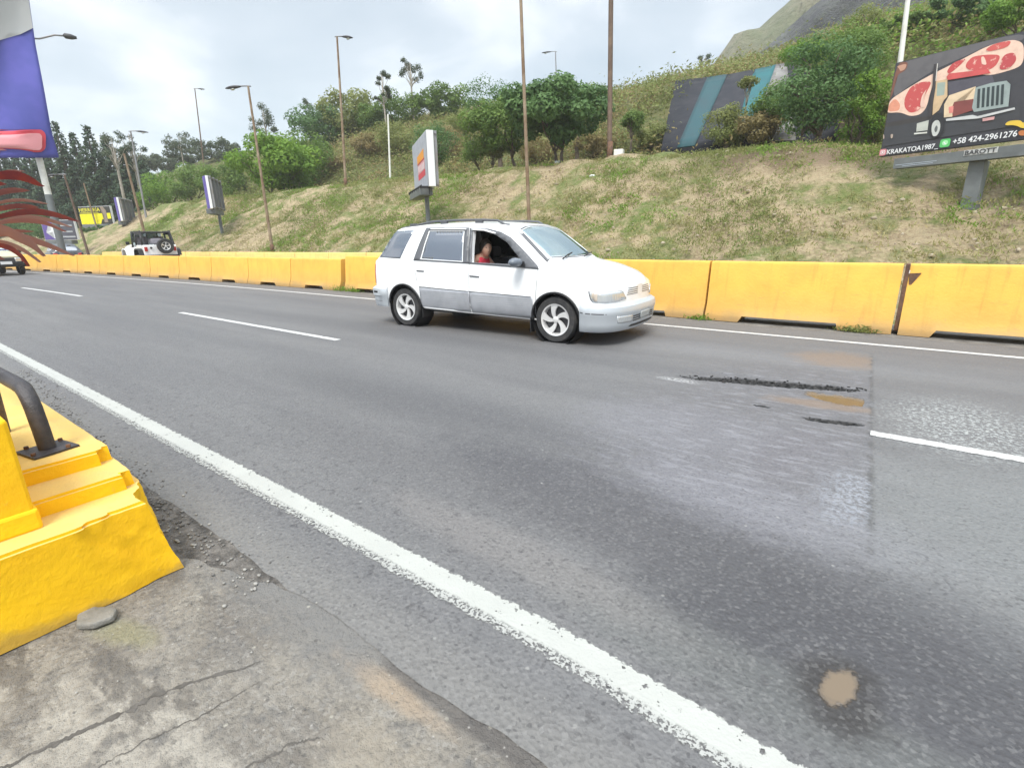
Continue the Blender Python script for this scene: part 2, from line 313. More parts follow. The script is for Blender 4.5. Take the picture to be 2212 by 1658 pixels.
# vehicle materials
q = NT('white_car_paint'); q.col(q.mix(q.rng(q.noise(2.5, 5), .4, .8, 0, .3), (.86, .865, .87), (.78, .78, .78))).rough(.28); q.b.inputs['Coat Weight'].default_value = .6; q.b.inputs['Coat Roughness'].default_value = .08; M['carwhite'] = q.m
q = NT('silver_cladding'); x, y, z = q.sep()
rib = q.math('SINE', q.math('MULTIPLY', z, 210)); q.col(q.mix(q.rng(q.noise(5, 5), .4, .7), (.46, .47, .50), (.38, .39, .42))).rough(.38); q.b.inputs['Metallic'].default_value = .35
q.bump(q.math('MULTIPLY', rib, q.rng(z, .42, .45)), .15, .003); M['clad'] = q.m
M['bumper'] = simple('pale_silver_bumper', (.50, .53, .56), .35, .2)
M['rubber'] = dirty('tyre_rubber', (.028, .028, .030), (.06, .057, .053), 9, .85, (.45, .7), .3)
M['chrome'] = simple('polished_alloy', (.80, .79, .78), .28, .45)
M['tint'] = simple('tinted_glass', (.10, .115, .14), .04, .0, 1.0)
q = NT('tinted_pane'); q.col((.02, .024, .03)).rough(.03); q.b.inputs['Specular IOR Level'].default_value = .9
gl = q.n('ShaderNodeBsdfGlossy'); gl.inputs['Roughness'].default_value = .02; gl.inputs[0].default_value = (.72, .76, .84, 1)
mx = q.n('ShaderNodeMixShader'); mx.inputs[0].default_value = .30; q.t.links.new(q.b.outputs[0], mx.inputs[1]); q.t.links.new(gl.outputs[0], mx.inputs[2]); q.t.links.new(mx.outputs[0], q.out.inputs[0]); M['tint'] = q.m
q = NT('windscreen_glass'); gl = q.n('ShaderNodeBsdfGlossy'); gl.inputs['Roughness'].default_value = .03; gl.inputs[0].default_value = (.82, .93, .95, 1)
tr = q.n('ShaderNodeBsdfTransparent'); tr.inputs[0].default_value = (.55, .62, .62, 1); mx = q.n('ShaderNodeMixShader'); mx.inputs[0].default_value = .62
q.t.links.new(tr.outputs[0], mx.inputs[1]); q.t.links.new(gl.outputs[0], mx.inputs[2]); q.t.links.new(mx.outputs[0], q.out.inputs[0]); M['glass'] = q.m
q = NT('lamp_lens'); q.col((.62, .64, .65)).rough(.12); q.b.inputs['Metallic'].default_value = .5; q.bump(q.math('SINE', q.math('MULTIPLY', q.sep()[1], 160)), .25, .004); M['lens'] = q.m
M['amber'] = simple('amber_lens', (.6, .25, .08), .2); M['red'] = simple('red_lens', (.42, .03, .03), .2)
M['trimgrey'] = simple('grey_window_trim', (.10, .104, .115), .45); M['seat'] = simple('dark_seat_cloth', (.035, .037, .045), .9)
M['skin'] = simple('skin', (.75, .45, .33), .5); M['hair'] = simple('black_hair', (.028, .02, .017), .5); M['redcloth'] = simple('red_cloth', (.85, .06, .11), .8)
# ground
q = NT('ground_soil_and_grass'); x, y, z = q.sep()
a = q.noise(.22, 5, .6); b = q.noise(1.3, 6, .65); f = q.noise(9, 5, .7); g = q.noise(.6, 5, .6, v=q.map(loc=(17, 4, 3)))
soil = q.mix(q.rng(b, .38, .62), (.40, .31, .19), (.21, .15, .09)); soil = q.mix(q.rng(f, .42, .62, 0, .8), soil, (.46, .38, .23))
grs = q.mix(q.rng(f, .35, .65), (.11, .16, .035), (.20, .215, .07))
mask = q.rng(q.math('ADD', q.math('MULTIPLY', a, .4), q.math('ADD', q.math('MULTIPLY', g, .35), q.math('MULTIPLY', b, .25))), .48, .55)
mask = q.math('MULTIPLY', mask, q.rng(b, .3, .6, .45, 1))
cxb, cyb, _ = at(1800, 335, 23.6); c0 = q.math('MULTIPLY', q.ell(cxb, cyb, 5.5, 1.6, 0, .4, .3, b), .85); mask = q.math('MULTIPLY', mask, q.math('SUBTRACT', 1, c0)); soil = q.mix(c0, soil, (.19, .13, .085))
up = q.rng(y, 26, 30)
c = q.mix(mask, soil, grs); brush = q.mix(q.rng(b, .35, .65), (.16, .145, .055), (.085, .11, .03))
c = q.mix(up, c, brush)
q.col(c).rough(.95); q.bump(q.math('ADD', q.math('MULTIPLY', b, 2), f), 1, .15); M['ground'] = q.m
q = NT('dusty_verge'); q.col(q.mix(q.rng(q.noise(4, 6, .7), .4, .65), (.20, .19, .175), (.11, .10, .09))).rough(.9); q.bump(q.noise(20, 6), .8, .03); M['verge'] = q.m
def leafmat(name, c0, c1, c2, trans=.4):
    q = NT(name); t = q.attr('tint'); n = q.noise(.9, 3)
    c = q.mix(t, c0, c1); c = q.mix(q.rng(n, .4, .65, 0, .7), c, c2); q.col(c).rough(.6); q.b.inputs['Specular IOR Level'].default_value = .3
    tl = q.n('ShaderNodeBsdfTranslucent'); q.set(tl.inputs[0], c); mx = q.n('ShaderNodeMixShader'); mx.inputs[0].default_value = trans
    q.t.links.new(q.b.outputs[0], mx.inputs[1]); q.t.links.new(tl.outputs[0], mx.inputs[2]); q.t.links.new(mx.outputs[0], q.out.inputs[0]); return q.m
LM = dict(
    green=leafmat('leaves_mid_green', (.075, .145, .028), (.21, .31, .07), (.125, .20, .045)),
    bright=leafmat('leaves_bright_green', (.09, .19, .02), (.24, .37, .05), (.15, .28, .035)),
    deep=leafmat('leaves_deep_green', (.05, .12, .038), (.165, .275, .095), (.09, .17, .055)),
    pine=leafmat('needles_dark', (.016, .04, .017), (.045, .085, .035), (.03, .055, .028), .1),
    olive=leafmat('leaves_olive', (.14, .18, .05), (.30, .33, .11), (.20, .21, .07)),
    ochre=leafmat('leaves_dry_ochre', (.19, .16, .06), (.34, .28, .12), (.25, .18, .09)),
    euc=leafmat('leaves_grey_green', (.055, .08, .04), (.11, .14, .075), (.075, .10, .06)),
    grass=leafmat('grass_blades', (.44, .37, .18), (.13, .20, .04), (.27, .25, .10), .3),
    lush=leafmat('lush_grass_blades', (.12, .22, .02), (.2, .33, .04), (.15, .27, .03), .3))
M['bark'] = dirty('bark', (.16, .125, .095), (.09, .07, .055), 8, .9, (.4, .6), .5); M['barkpale'] = dirty('pale_bark', (.36, .33, .28), (.2, .17, .14), 6, .9, (.4, .7), .3)
# ------------------------------------------------------------------ terrain
crest_px = [(-200, 530), (200, 512), (300, 470), (400, 436), (480, 426), (565, 424), (640, 412), (755, 400), (850, 388), (960, 382), (1040, 374), (1200, 357), (1312, 346), (1500, 334), (1640, 320), (1730, 314), (1900, 320), (2050, 318), (2212, 310), (2600, 290)]
def row(Yp, px):
    p = sorted([at(a, b, Yp) for a, b in px]); return Yp, [q_[0] for q_ in p], [q_[2] for q_ in p]
r24 = row(24.5, crest_px)
ROWS = [(15.2, [0], [-.10]), (20, r24[1], [v * .52 for v in r24[2]]), (23.2, r24[1], [v * .93 for v in r24[2]]), r24, (30, r24[1], [v + .12 for v in r24[2]]),
    row(40, [(-300, 500), (200, 476), (330, 425), (450, 385), (560, 372), (650, 372), (700, 345), (750, 308), (850, 292), (950, 288), (1030, 265), (1150, 270), (1300, 225), (1380, 203), (1460, 181), (1573, 168), (1677, 148), (1760, 125), (1850, 95), (1950, 72), (2100, 45), (2300, 10), (2900, -120)]),
    row(60, [(-300, 490), (200, 460), (330, 400), (440, 342), (560, 332), (700, 300), (850, 270), (1000, 240), (1200, 215), (1340, 203), (1440, 186), (1520, 165), (1600, 152), (1680, 130), (1750, 100), (1850, 62), (1950, 40), (2100, 12), (2300, -30), (2900, -200)]),
    row(100, [(-300, 480), (300, 390), (440, 345), (560, 330), (700, 300), (1000, 250), (1300, 215), (1500, 190), (1700, 150), (1900, 80), (2300, 0), (2900, -150)])]
ROWS += [(180, ROWS[-1][1], [v * 1.0 for v in ROWS[-1][2]]), (900, [0], [5.])]
def terr(X, Yp):
    if Yp <= 15.2: return -.10
    for i in range(len(ROWS) - 1):
        a, b = ROWS[i], ROWS[i + 1]
        if Yp <= b[0]:
            t = (Yp - a[0]) / (b[0] - a[0]); za = np.interp(X, a[1], a[2]); zb = np.interp(X, b[1], b[2]); return float(za + (zb - za) * t)
    return 5.
def tz(X, Y): return terr(X, Y - sh(X))
def spaced(segs):
    o = []
    for a, b, st in segs: o += list(np.arange(a, b, st))
    return o + [segs[-1][1]]
gx = spaced([(-900, -200, 50), (-200, -90, 4), (-90, -40, .9), (-40, 12, .4), (12, 40, 1.2), (40, 120, 8), (120, 900, 60)])
gy = spaced([(-900, -60, 60), (-60, 9, 3), (9, 15, 1), (15, 31, .33), (31, 62, .9), (62, 120, 5), (120, 900, 60)])
vs = []; nx, ny = len(gx), len(gy)
for Yp in gy:
    for X in gx:
        z_ = terr(X, Yp)
        if Yp > 15.3 and abs(X) < 200 and Yp < 130:
            k = min(1, (Yp - 15.3) / 1.5)
            z_ += k * (.35 * mnoise.noise((X * .25, Yp * .3, 1)) + .22 * mnoise.noise((X * .9, Yp * .9, 5)) + .13 * mnoise.noise((X * 2.6, Yp * 2.6, 9)))
            if Yp > 31: z_ += .5 * mnoise.noise((X * .35, Yp * .35, 4))
        vs.append((X, Yp + sh(X), z_))
fs = [(j * nx + i, j * nx + i + 1, (j + 1) * nx + i + 1, (j + 1) * nx + i) for j in range(ny - 1) for i in range(nx - 1)]
me = bpy.data.meshes.new('ground'); me.from_pydata(vs, [], fs)
tag(link('ground', me, M['ground'], smooth=True), kind='structure')
def strip(name, y0, y1, z, mat, X0=-260, X1=60, ny=4, edge=False, jag0=0, jag1=0, step=None, drift=None):
    if X1 <= -12: xs = list(np.linspace(X0, X1, int((X1 - X0) / .75) + 2))
    elif X0 < -12: xs = spaced([(X0, -12, .75), (-12, X1, step or .5)])
    else: xs = list(np.arange(X0, X1 + 1e-6, step or .5))
    vs = []
    for X in xs:
        for j in range(ny + 1):
            t = j / ny; y_ = y0 + (y1 - y0) * t
            if j == 0 and jag0: y_ += jag0 * (mnoise.noise((X * 2.3, 3, 0)) + .5 * mnoise.noise((X * 9, 7, 0)))
            if j == ny and jag1: y_ += jag1 * (mnoise.noise((X * 2.3, 31, 0)) + .5 * mnoise.noise((X * 9, 17, 0)))
            if drift: y_ += drift(X)
            vs.append((X, y_ + sh(X), z))
    n = ny + 1
    fs = [(i * n + j, (i + 1) * n + j, (i + 1) * n + j + 1, i * n + j + 1) for i in range(len(xs) - 1) for j in range(ny)]
    me = bpy.data.meshes.new(name); me.from_pydata(vs, [], fs)
    if edge:
        a2 = me.attributes.new('across', 'FLOAT', 'POINT'); a2.data.foreach_set('value', [(j / ny if y1 < 2 else 1) for _ in xs for j in range(ny + 1)])
        at_ = me.attributes.new('edge', 'FLOAT', 'POINT'); at_.data.foreach_set('value', [abs(2 * j / ny - 1) for _ in xs for j in range(ny + 1)])
    return link(name, me, mat)
tag(strip('shoulder', -7, 1.0, -.0045, M['shoulder'], X0=-120, X1=20), kind='structure')
tag(strip('shoulder_edge', .66, .87, -.0032, M['crumble'], X0=-11.9, X1=-1.7, jag0=.06, jag1=.03, step=.03, drift=lambda X: .33 * min(1, max(0, -X - 2.5) / 5) + max(0, X + 2.5) * .35), kind='structure')
PITS = [(-.85, 5.27, .80, .115, .28, .055), (-.22, 4.40, .20, .055, .2, .035), (-.75, 4.49, .065, .022, 0, .02), (-.22, 5.07, .27, .13, -.15, .012), (-1.2, 5.42, .3, .05, .1, .012)]
def pit(X, Y):
    d_, t_ = 0, 0; w1 = .5 * mnoise.noise((X * 7, Y * 9, 0)) + .35 * mnoise.noise((X * 19, Y * 22, 3)) + .2 * mnoise.noise((X * 45, Y * 45, 5))
    for cx, cy, rx, ry, ro, dp in PITS:
        dx, dy = X - cx, Y - cy; u_, v_ = dx * math.cos(ro) + dy * math.sin(ro), -dx * math.sin(ro) + dy * math.cos(ro)
        m_ = 1 - math.hypot(u_ / rx, v_ / ry) + w1 * .55
        if m_ > 0:
            k_ = min(1, m_ / .22); d_ = max(d_, dp * k_ * (1 if dp < .013 else .75 + .5 * mnoise.noise((X * 30, Y * 30, 8)))); t_ = max(t_, k_ if dp > .013 else 0)
    rim = 0
    return -.002 - d_, t_
def roadgrid(xs, ys, fn=None, jag=None):
    vs, at_ = [], []
    for X in xs:
        for k, Y in enumerate(ys):
            z_, t_ = fn(X, Y) if fn else (-.002, 0)
            Yj = Y + (jag * (mnoise.noise((X * 2.3, 3, k)) + .5 * mnoise.noise((X * 9, 7, k))) if jag and (k == 0 if jag > 0 else k == len(ys) - 1) else 0)
            vs.append((X, Yj + sh(X), z_)); at_.append(t_)
    n = len(ys); return vs, [(i * n + j, (i + 1) * n + j, (i + 1) * n + j + 1, i * n + j + 1) for i in range(len(xs) - 1) for j in range(n - 1)], at_
fx = spaced([(-260, -12, .75), (-12, -2, .25), (-2, .2, .2), (.2, 60, .5)]); V_, F_, A_ = [], [], []
for pc in (roadgrid(spaced([(-260, -12, .75), (-12, 3, .02), (3, 60, .5)]), [.87, 1.5, 2.5, 4.0], None, .022), roadgrid(fx, [6.3, 7.5, 8.62], None, -.04), roadgrid([x_ for x_ in fx if x_ < -1.99] + [-2.0], [4.0, 5.1, 6.3]),
           roadgrid([.2] + [x_ for x_ in fx if x_ > .21], [4.0, 5.1, 6.3]), roadgrid(list(np.linspace(-2, .2, 170)), list(np.linspace(4.0, 6.3, 150)), pit)):
    b0 = len(V_); V_ += pc[0]; F_ += [tuple(q_ + b0 for q_ in f_) for f_ in pc[1]]; A_ += pc[2]
me = bpy.data.meshes.new('road'); me.from_pydata(V_, [], F_); at_ = me.attributes.new('pit', 'FLOAT', 'POINT'); at_.data.foreach_set('value', A_)
tag(link('road', me, M['asphalt']), kind='structure')
tag(strip('median', 8.4, 9.9, -.008, M['verge']), kind='structure')
tag(strip('opposite_road', 9.8, 13.8, -.004, M['asphalt'], X1=-9), kind='structure')
tag(strip('edge_line', 1.185, 1.345, .002, M['paint_near'], edge=True, step=.1, ny=8, drift=lambda X: -.07 * max(0, X + .7)), kind='structure')
tag(strip('far_edge_line', 7.86, 7.98, .002, M['paint'], edge=True, step=.2), kind='structure')
def dash(X0, X1, k=0):
    tag(strip('lane_line', 4.215, 4.335, .002, M['paint'], X0=X0, X1=X1, edge=True, step=.1), kind='structure')
dash(0.02, 3.9)
for a_, b_ in ((-11.9, -6.4), (-24.0, -18.3), (-36, -30.5)):
    xs = [a_, b_]; o = strip('lane_line', 4.215, 4.335, .002, M['paint'], X0=a_ if a_ > -12 else a_, X1=b_, edge=True, step=.25)
    tag(o, kind='structure')
# potholes and puddles: shallow ragged lenses
def blot(name, cx, cy, rx, ry, mat, z=.001, n=64, wob=.25, seed=0, rot=0):
    vs = [(cx, cy, z)]
    for k in range(n):
        a_ = 2 * math.pi * k / n; r_ = 1 + wob * (mnoise.noise((math.cos(a_) * 2 + seed, math.sin(a_) * 2, seed)) + .5 * mnoise.noise((math.cos(a_) * 6 + seed, math.sin(a_) * 6, seed)))
        px, py = rx * r_ * math.cos(a_), ry * r_ * math.sin(a_)
        vs.append((cx + px * math.cos(rot) - py * math.sin(rot), cy + px * math.sin(rot) + py * math.cos(rot), z))
    me = bpy.data.meshes.new(name); me.from_pydata(vs, [], [(0, k + 1, (k + 1) % n + 1) for k in range(n)]); return link(name, me, mat)
q = NT('broken_tar'); n_ = q.noise(22, 6, .7); q.col(q.mix(q.rng(n_, .4, .65), (.010, .010, .011), (.05, .049, .047))).rough(.75); q.bump(n_, 1, .05); M['tar'] = q.m
q = NT('muddy_water'); q.col(q.mix(q.rng(q.noise(5, 4), .4, .65), (.34, .235, .135), (.27, .19, .11))).rough(.12); M['mud'] = q.m
q = NT('rusty_mud'); q.col(q.mix(q.rng(q.noise(9, 5), .4, .65), (.33, .19, .07), (.22, .13, .06))).rough(.3); q.bump(q.noise(30, 4), .3, .01); M['mud2'] = q.m
def gpt(x, y): d = ray(x, y); t = -H / d[2]; return d[0] * t, d[1] * t
mb = MB()
for cx, cy, rx, ry, ro, n in ((-.85, 5.27, .84, .13, .28, 300), (-.22, 4.40, .21, .06, .2, 60), (-.75, 4.49, .07, .022, 0, 10)):
    for k in range(n):
        a_, u_ = rng.uniform(0, 6.28), rng.random() ** .5; px, py = rx * u_ * math.cos(a_), ry * u_ * math.sin(a_); r_ = rng.uniform(.004, .015) * (.7 if rx < .3 else 1)
        mb.ball((cx + px * math.cos(ro) - py * math.sin(ro), cy + px * math.sin(ro) + py * math.cos(ro), pit(cx + px * math.cos(ro) - py * math.sin(ro), cy + px * math.sin(ro) + py * math.cos(ro))[0] + r_ * .3), (r_ * rng.uniform(.7, 1.6), r_, r_ * .6), 6)
tag(mb.build('broken_tar_rubble', M['tar']), 'loose black tar crumbs filling the potholes in the lane', 'tar rubble', kind='stuff')
M['crackdirt'] = dirty('dirt_filled_crack', (.075, .068, .06), (.12, .11, .10), 20, .95, (.4, .65), .3)
def crack(P, w_, seed):
    pts = [Vector((*gpt(*p), .0)) for p in P]; vs = []; N = 90
    for i in range(N + 1):
        t = i / N * (len(pts) - 1); j = min(int(t), len(pts) - 2); p = pts[j].lerp(pts[j + 1], t - j); d = (pts[j + 1] - pts[j]).normalized(); n_ = Vector((-d.y, d.x, 0))
        o_ = n_ * (.014 * mnoise.noise((t * 3.1, seed, 0)) + .007 * mnoise.noise((t * 13, seed, 2))); w2 = w_ * max(.05, .55 + .9 * mnoise.noise((t * 4, seed, 5)) + .6 * mnoise.noise((t * 21, seed, 9))) * math.sin(math.pi * (.03 + .94 * i / N)) ** .5
        vs += [p + o_ + n_ * w2 + Vector((0, 0, -.003)), p + o_ - n_ * w2 + Vector((0, 0, -.003))]
    me = bpy.data.meshes.new('crack'); me.from_pydata(vs, [], [(i * 2, i * 2 + 1, i * 2 + 3, i * 2 + 2) for i in range(N)]); tag(link('crack', me, M['crackdirt']), kind='structure')
crack([(-20, 1668), (80, 1620), (180, 1575), (280, 1530), (330, 1500), (430, 1465), (560, 1430)], .016, 1); crack([(150, 1700), (235, 1640), (330, 1590), (420, 1550), (500, 1505), (560, 1470)], .004, 4)
crack([(470, 1690), (560, 1640), (640, 1600), (700, 1590)], .007, 9)
# lifted crumb of asphalt by the block and loose stones
mb = MB()
for k in range(900):
    if k < 760: X, Y = rng.uniform(-8, -1.9), 0
    if not Y and k < 760: Y = .78 + .33 * min(1, max(0, -X - 2.5) / 5) + rng.normal(0, .05)
    else: X, Y = rng.uniform(-2.4, 2.2), rng.uniform(-.3, 1.1)
    r_ = rng.uniform(.002, .009) * (1 if k < 760 else .5); 
    if -6 < X < -2.36 and Y < .66: continue
    mb.ball((X, Y, r_ * .3), (r_ * rng.uniform(.8, 1.6), r_, r_ * .55), 6)
q = NT('loose_grit_stone'); q.col(q.mix(q.rng(q.noise(7, 2), .4, .6), (.30, .29, .27), (.10, .095, .09))).rough(.9)
tag(mb.build('loose_gravel', q.m), 'small grey grit scattered along the crumbling road edge', 'gravel', kind='stuff')
sl_ = MB(); sl_.prism([(-2.42, .29), (-2.31, .26), (-2.25, .30), (-2.24, .36), (-2.28, .385), (-2.335, .37), (-2.37, .345), (-2.41, .33)], -.01, .018, lambda p, q_, t: (p + .03 + .01 * mnoise.noise((p * 30, q_ * 30, t)), q_, t + (p + 2.4) * .08))
tag(sl_.build('asphalt_chunk', dirty('broken_asphalt', (.23, .22, .2), (.12, .12, .11), 9, .9, (.4, .7), .6), bevel=.008), 'flat grey chunk of broken asphalt lying against the yellow block', 'rubble')
# ------------------------------------------------------------------ yellow stepped block with pipe rail
def jag(mesh_obj, levels, amp, sc):
    pass
root = thing('concrete_island', (-2.36, .3, 0), 0, 'bright yellow stepped concrete island end with a broken corner beside the white line', 'concrete block')
def stepblock(X0, X1, y0, y1, z0, z1, chip):
    bm = bmesh.new(); bmesh.ops.create_cube(bm, size=1)
    for v in bm.verts: v.co = Vector((X0 + (v.co.x + .5) * (X1 - X0), y0 + (v.co.y + .5) * (y1 - y0), z0 + (v.co.z + .5) * (z1 - z0)))
    bmesh.ops.bevel(bm, geom=[e_ for e_ in bm.edges if abs(e_.verts[0].co.x - X1) < 1e-4 and abs(e_.verts[1].co.x - X1) < 1e-4 and (e_.verts[0].co.z > z1 - 1e-4 and e_.verts[1].co.z > z1 - 1e-4)], offset=.012, segments=2, affect='EDGES')
    # slice finely, then roughen the corner
    for ax, a_, b_, st in (('x', max(X0, X1 - .5), X1, .02), ('y', y0, y1, .025), ('z', z0, z1, .025)):
        for p in np.arange(a_ + st, b_ - .001, st):
            co = Vector((p if ax == 'x' else 0, p if ax == 'y' else 0, p if ax == 'z' else 0)); no = Vector((ax == 'x', ax == 'y', ax == 'z'))
            bmesh.ops.bisect_plane(bm, geom=bm.verts[:] + bm.edges[:] + bm.faces[:], plane_co=co, plane_no=no)
    for v in bm.verts:
        c = v.co; n3 = mnoise.noise(c * 9) + .6 * mnoise.noise(c * 23)
        # taper outwards to the foot
        c.y += (z1 - c.z) * .10 * (1 if c.y > (y0 + y1) / 2 else 0)
        d = max(0, chip * (1.0 + .22 * n3) - math.hypot(X1 - c.x, (y1 - c.y) * 1.0) - max(0, (.30 - c.z)) * .25) if chip else 0
        if d > 0:
            s_ = min(1, d / chip * 1.6)
            n5 = mnoise.noise(c * 16) + .5 * mnoise.noise(c * 40); c.x -= (.045 + .012 * n5) * s_ * (.4 + c.z * 1.4); c.y -= (.075 + .016 * n5) * s_ * (.3 + c.z * 1.6)
        else:
            c += Vector((1, 1, 1)) * .0025 * n3
    me = bpy.data.meshes.new('s'); bmesh.ops.recalc_face_normals(bm, faces=bm.faces); bm.to_mesh(me); bm.free(); return me
def reloc(o, root): o.parent = root; o.matrix_parent_inverse = Matrix.Translation(root.location).inverted(); return o
for nm, a, chip in (('front_step', (-3.2, -2.35, -.75, .645, 0, .36), .30), ('middle_step', (-3.2, -2.575, -.75, .615, .3, .43), .035), ('top_slab', (-6.6, -2.78, -.75, .60, .38, .5), .03)):
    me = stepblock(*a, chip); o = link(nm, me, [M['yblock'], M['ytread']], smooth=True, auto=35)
    for p in me.polygons:
        if p.normal.z > .9: p.material_index = 1
    reloc(o, root)
bx = thing('concrete_pedestal', (-2.8, 0, .36), 0, 'yellow concrete pedestal standing on the steps of the yellow island, cut by the picture edge', 'concrete block')
o = MB().box((-2.9, -.15, .585), (.84, .84, .43)).build('pedestal_body', M['yblock'], bevel=.012); reloc(o, bx)
o = MB().box((-2.9, -.15, .40), (.86, .86, .085)).build('pedestal_base', M['yblock'], bevel=.012); reloc(o, bx)
rl = thing('pipe_rail', (-2.98, .42, .5), 0, 'black bent steel pipe rail bolted onto the top of the yellow island', 'handrail')
pts = [(-2.98, .425, .5), (-2.98, .422, .60), (-2.985, .42, .655)] + [(-3.115 + .13 * math.cos(a_), .42 - .002 * a_, .655 + .13 * math.sin(a_)) for a_ in (.35, .7, 1.05, 1.35)] + [(-3.2, .415, .785), (-3.6, .40, .787), (-4.6, .36, .79)]
reloc(MB().tube(pts, .032, 20).build('pipe', M['pipe'], smooth=True, auto=50), rl)
reloc(MB().box((-2.98, .425, .506), (.17, .17, .012), .2).build('base_plate', M['pipe'], bevel=.003), rl)
for dx, dy in ((-.065, -.06), (.065, -.06), (.065, .06), (-.065, .06)): reloc(MB().tube([(-2.98 + dx, .425 + dy, .51), (-2.98 + dx, .425 + dy, .524)], .009, 6).build('bolt', M['rust']), rl)
# ------------------------------------------------------------------ jersey barriers
def barrier_mesh(L, Hh, notches, name, mid=.0):
    # profile (y, z) facing -y; notch = open slot at the foot
    bm = bmesh.new(); xs = sorted(set([0, L] + [v for a_, b_ in notches for v in (a_, a_ + .06, b_ - .06, b_)] + [L * k / 8 for k in range(1, 8)]))
    prof = [(-.27, 0), (-.27, .07), (-.262, .11), (-.20, .27), (-.135, Hh - .05), (-.115, Hh - .012), (-.09, Hh), (.09, Hh), (.115, Hh - .012), (.135, Hh - .05), (.20, .27), (.262, .11), (.27, .07), (.27, 0)]
    rings = []
    for x_ in xs:
        lift = 0
        for a_, b_ in notches:
            if a_ + .06 - 1e-6 <= x_ <= b_ - .06 + 1e-6: lift = .10
        rg = []
        for y_, z_ in prof:
            zz = max(z_, lift) if z_ < .11 else z_
            ee = .008 if x_ in (0, L) else 0
            rg.append(bm.verts.new((x_ - L / 2, y_ * (1 - ee * 2), zz + (.004 * mnoise.noise((x_ * 2, y_ * 5, z_ * 4)) if zz > .1 else 0))))
        rings.append(rg)
    n = len(prof)
    for a_, b_ in zip(rings, rings[1:]):
        for k in range(n): bm.faces.new((a_[k], b_[k], b_[(k + 1) % n], a_[(k + 1) % n]))
    bm.faces.new(rings[0]); bm.faces.new(rings[-1][::-1])
    bmesh.ops.remove_doubles(bm, verts=bm.verts, dist=1e-5); bmesh.ops.recalc_face_normals(bm, faces=bm.faces)
    me = bpy.data.meshes.new(name); bm.to_mesh(me); bm.free(); me.shade_smooth(); me.set_sharp_from_angle(angle=math.radians(28)); return me
def put_barrier(me, Xc, Yc, label, group, mat, z=0, off=0, L=2.6):
    dY = (sh(Xc + L / 2) - sh(Xc - L / 2)) / L
    o = bpy.data.objects.new('road_barrier', me); COL.objects.link(o)
    if not me.materials: me.materials.append(mat)
    o.location = (Xc, Yc + sh(Xc) + off, z); o.rotation_euler = (0, 0, math.atan(dY) + random.uniform(-.002, .002))
    return tag(o, label, 'concrete barrier', group)
mbig = barrier_mesh(2.585, .965, [(.53, 1.97)], 'barrier_tall')
mend = barrier_mesh(2.585, .965, [(.35, 1.75)], 'barrier_joint')
mlow = barrier_mesh(2.585, .88, [(.8, 1.78)], 'barrier_low')
YB = 9.12
G1 = 'tall yellow concrete barriers in front of the grass bank'
lab = {0: 'yellow concrete barrier at the right edge of the photo, past the rusty open joint', 1: 'yellow concrete barrier between the thin dark joint and the rusty open joint', 2: 'yellow concrete barrier emerging from behind the front bumper of the white van',
       3: 'yellow concrete barrier hidden mostly by the bonnet of the white van', 4: 'yellow concrete barrier hidden behind the middle of the white van', 5: 'tall yellow concrete barrier just left of the white van by the weeds'}
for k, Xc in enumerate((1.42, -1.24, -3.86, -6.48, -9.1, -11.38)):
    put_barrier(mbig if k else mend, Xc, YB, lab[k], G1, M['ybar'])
tag(put_barrier(mend, 4.1, YB, 'x', G1, M['ybar']), 'yellow concrete barrier outside the picture beyond the right edge')
G2 = 'lower yellow concrete barriers running off to the left'
ords = ['nearest', 'second', 'third', 'fourth', 'fifth', 'sixth', 'seventh', 'eighth', 'ninth', 'tenth', 'eleventh', 'twelfth', 'thirteenth', 'fourteenth', 'fifteenth', 'sixteenth', 'seventeenth']
for k in range(17):
    Xc = -14.15 - 2.61 * k
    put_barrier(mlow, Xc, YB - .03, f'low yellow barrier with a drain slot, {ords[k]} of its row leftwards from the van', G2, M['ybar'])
G3 = 'pale yellow barriers on the far side of the opposite road'
mfar = barrier_mesh(2.585, .87, [(.8, 1.78)], 'barrier_far')
ords2 = ords + ['eighteenth', 'nineteenth', 'twentieth']
for k in range(14):
    put_barrier(mfar, -9.2 - 2.61 * k, 14.3, f'pale barrier below the grass bank, {ords2[k]} of its row leftwards from the van', G3, M['ypale'])
# rusty flange in the open joint
jt = MB().box((.10, YB - .02, .5), (.045, .30, .93)).box((.10, YB - .16, .30), (.05, .05, .5))
tag(jt.build('joint_plate', M['rust'], bevel=.004), 'rusty steel plate standing in the open joint between two yellow barriers', 'steel plate')
tag(MB().box((.107, YB - .125, .86), (.05, .05, .045)).build('joint_tag', M['white']), 'small white tag near the top of the rusty barrier joint', 'tag')
tag(MB().prism([(.13, .84), (.26, .85), (.15, .64)], YB - .155, YB - .145, lambda p, q_, t: (p, t - (q_ - .96) * -.0, q_)).build('steel_bracket', M['rust']), 'brown triangular bracket beside the rusty barrier joint', 'bracket')
# post and reflector beside the low barrier end
tag(MB().box((-12.66, YB + .05, .62), (.07, .05, .5)).build('reflector_post', M['white'], bevel=.01), 'small white and grey reflector post at the end of the low barriers', 'reflector')
tag(MB().tube([(1.5, 11.0, 0), (1.5, 11.0, .78)], .05, 8).tube([(1.5, 11, .72), (2.9, 11.1, .70)], .05, 8).build('rusted_bar', M['rust'], smooth=True), 'rusty orange bar just above the barrier top at the right edge', 'metal bar')
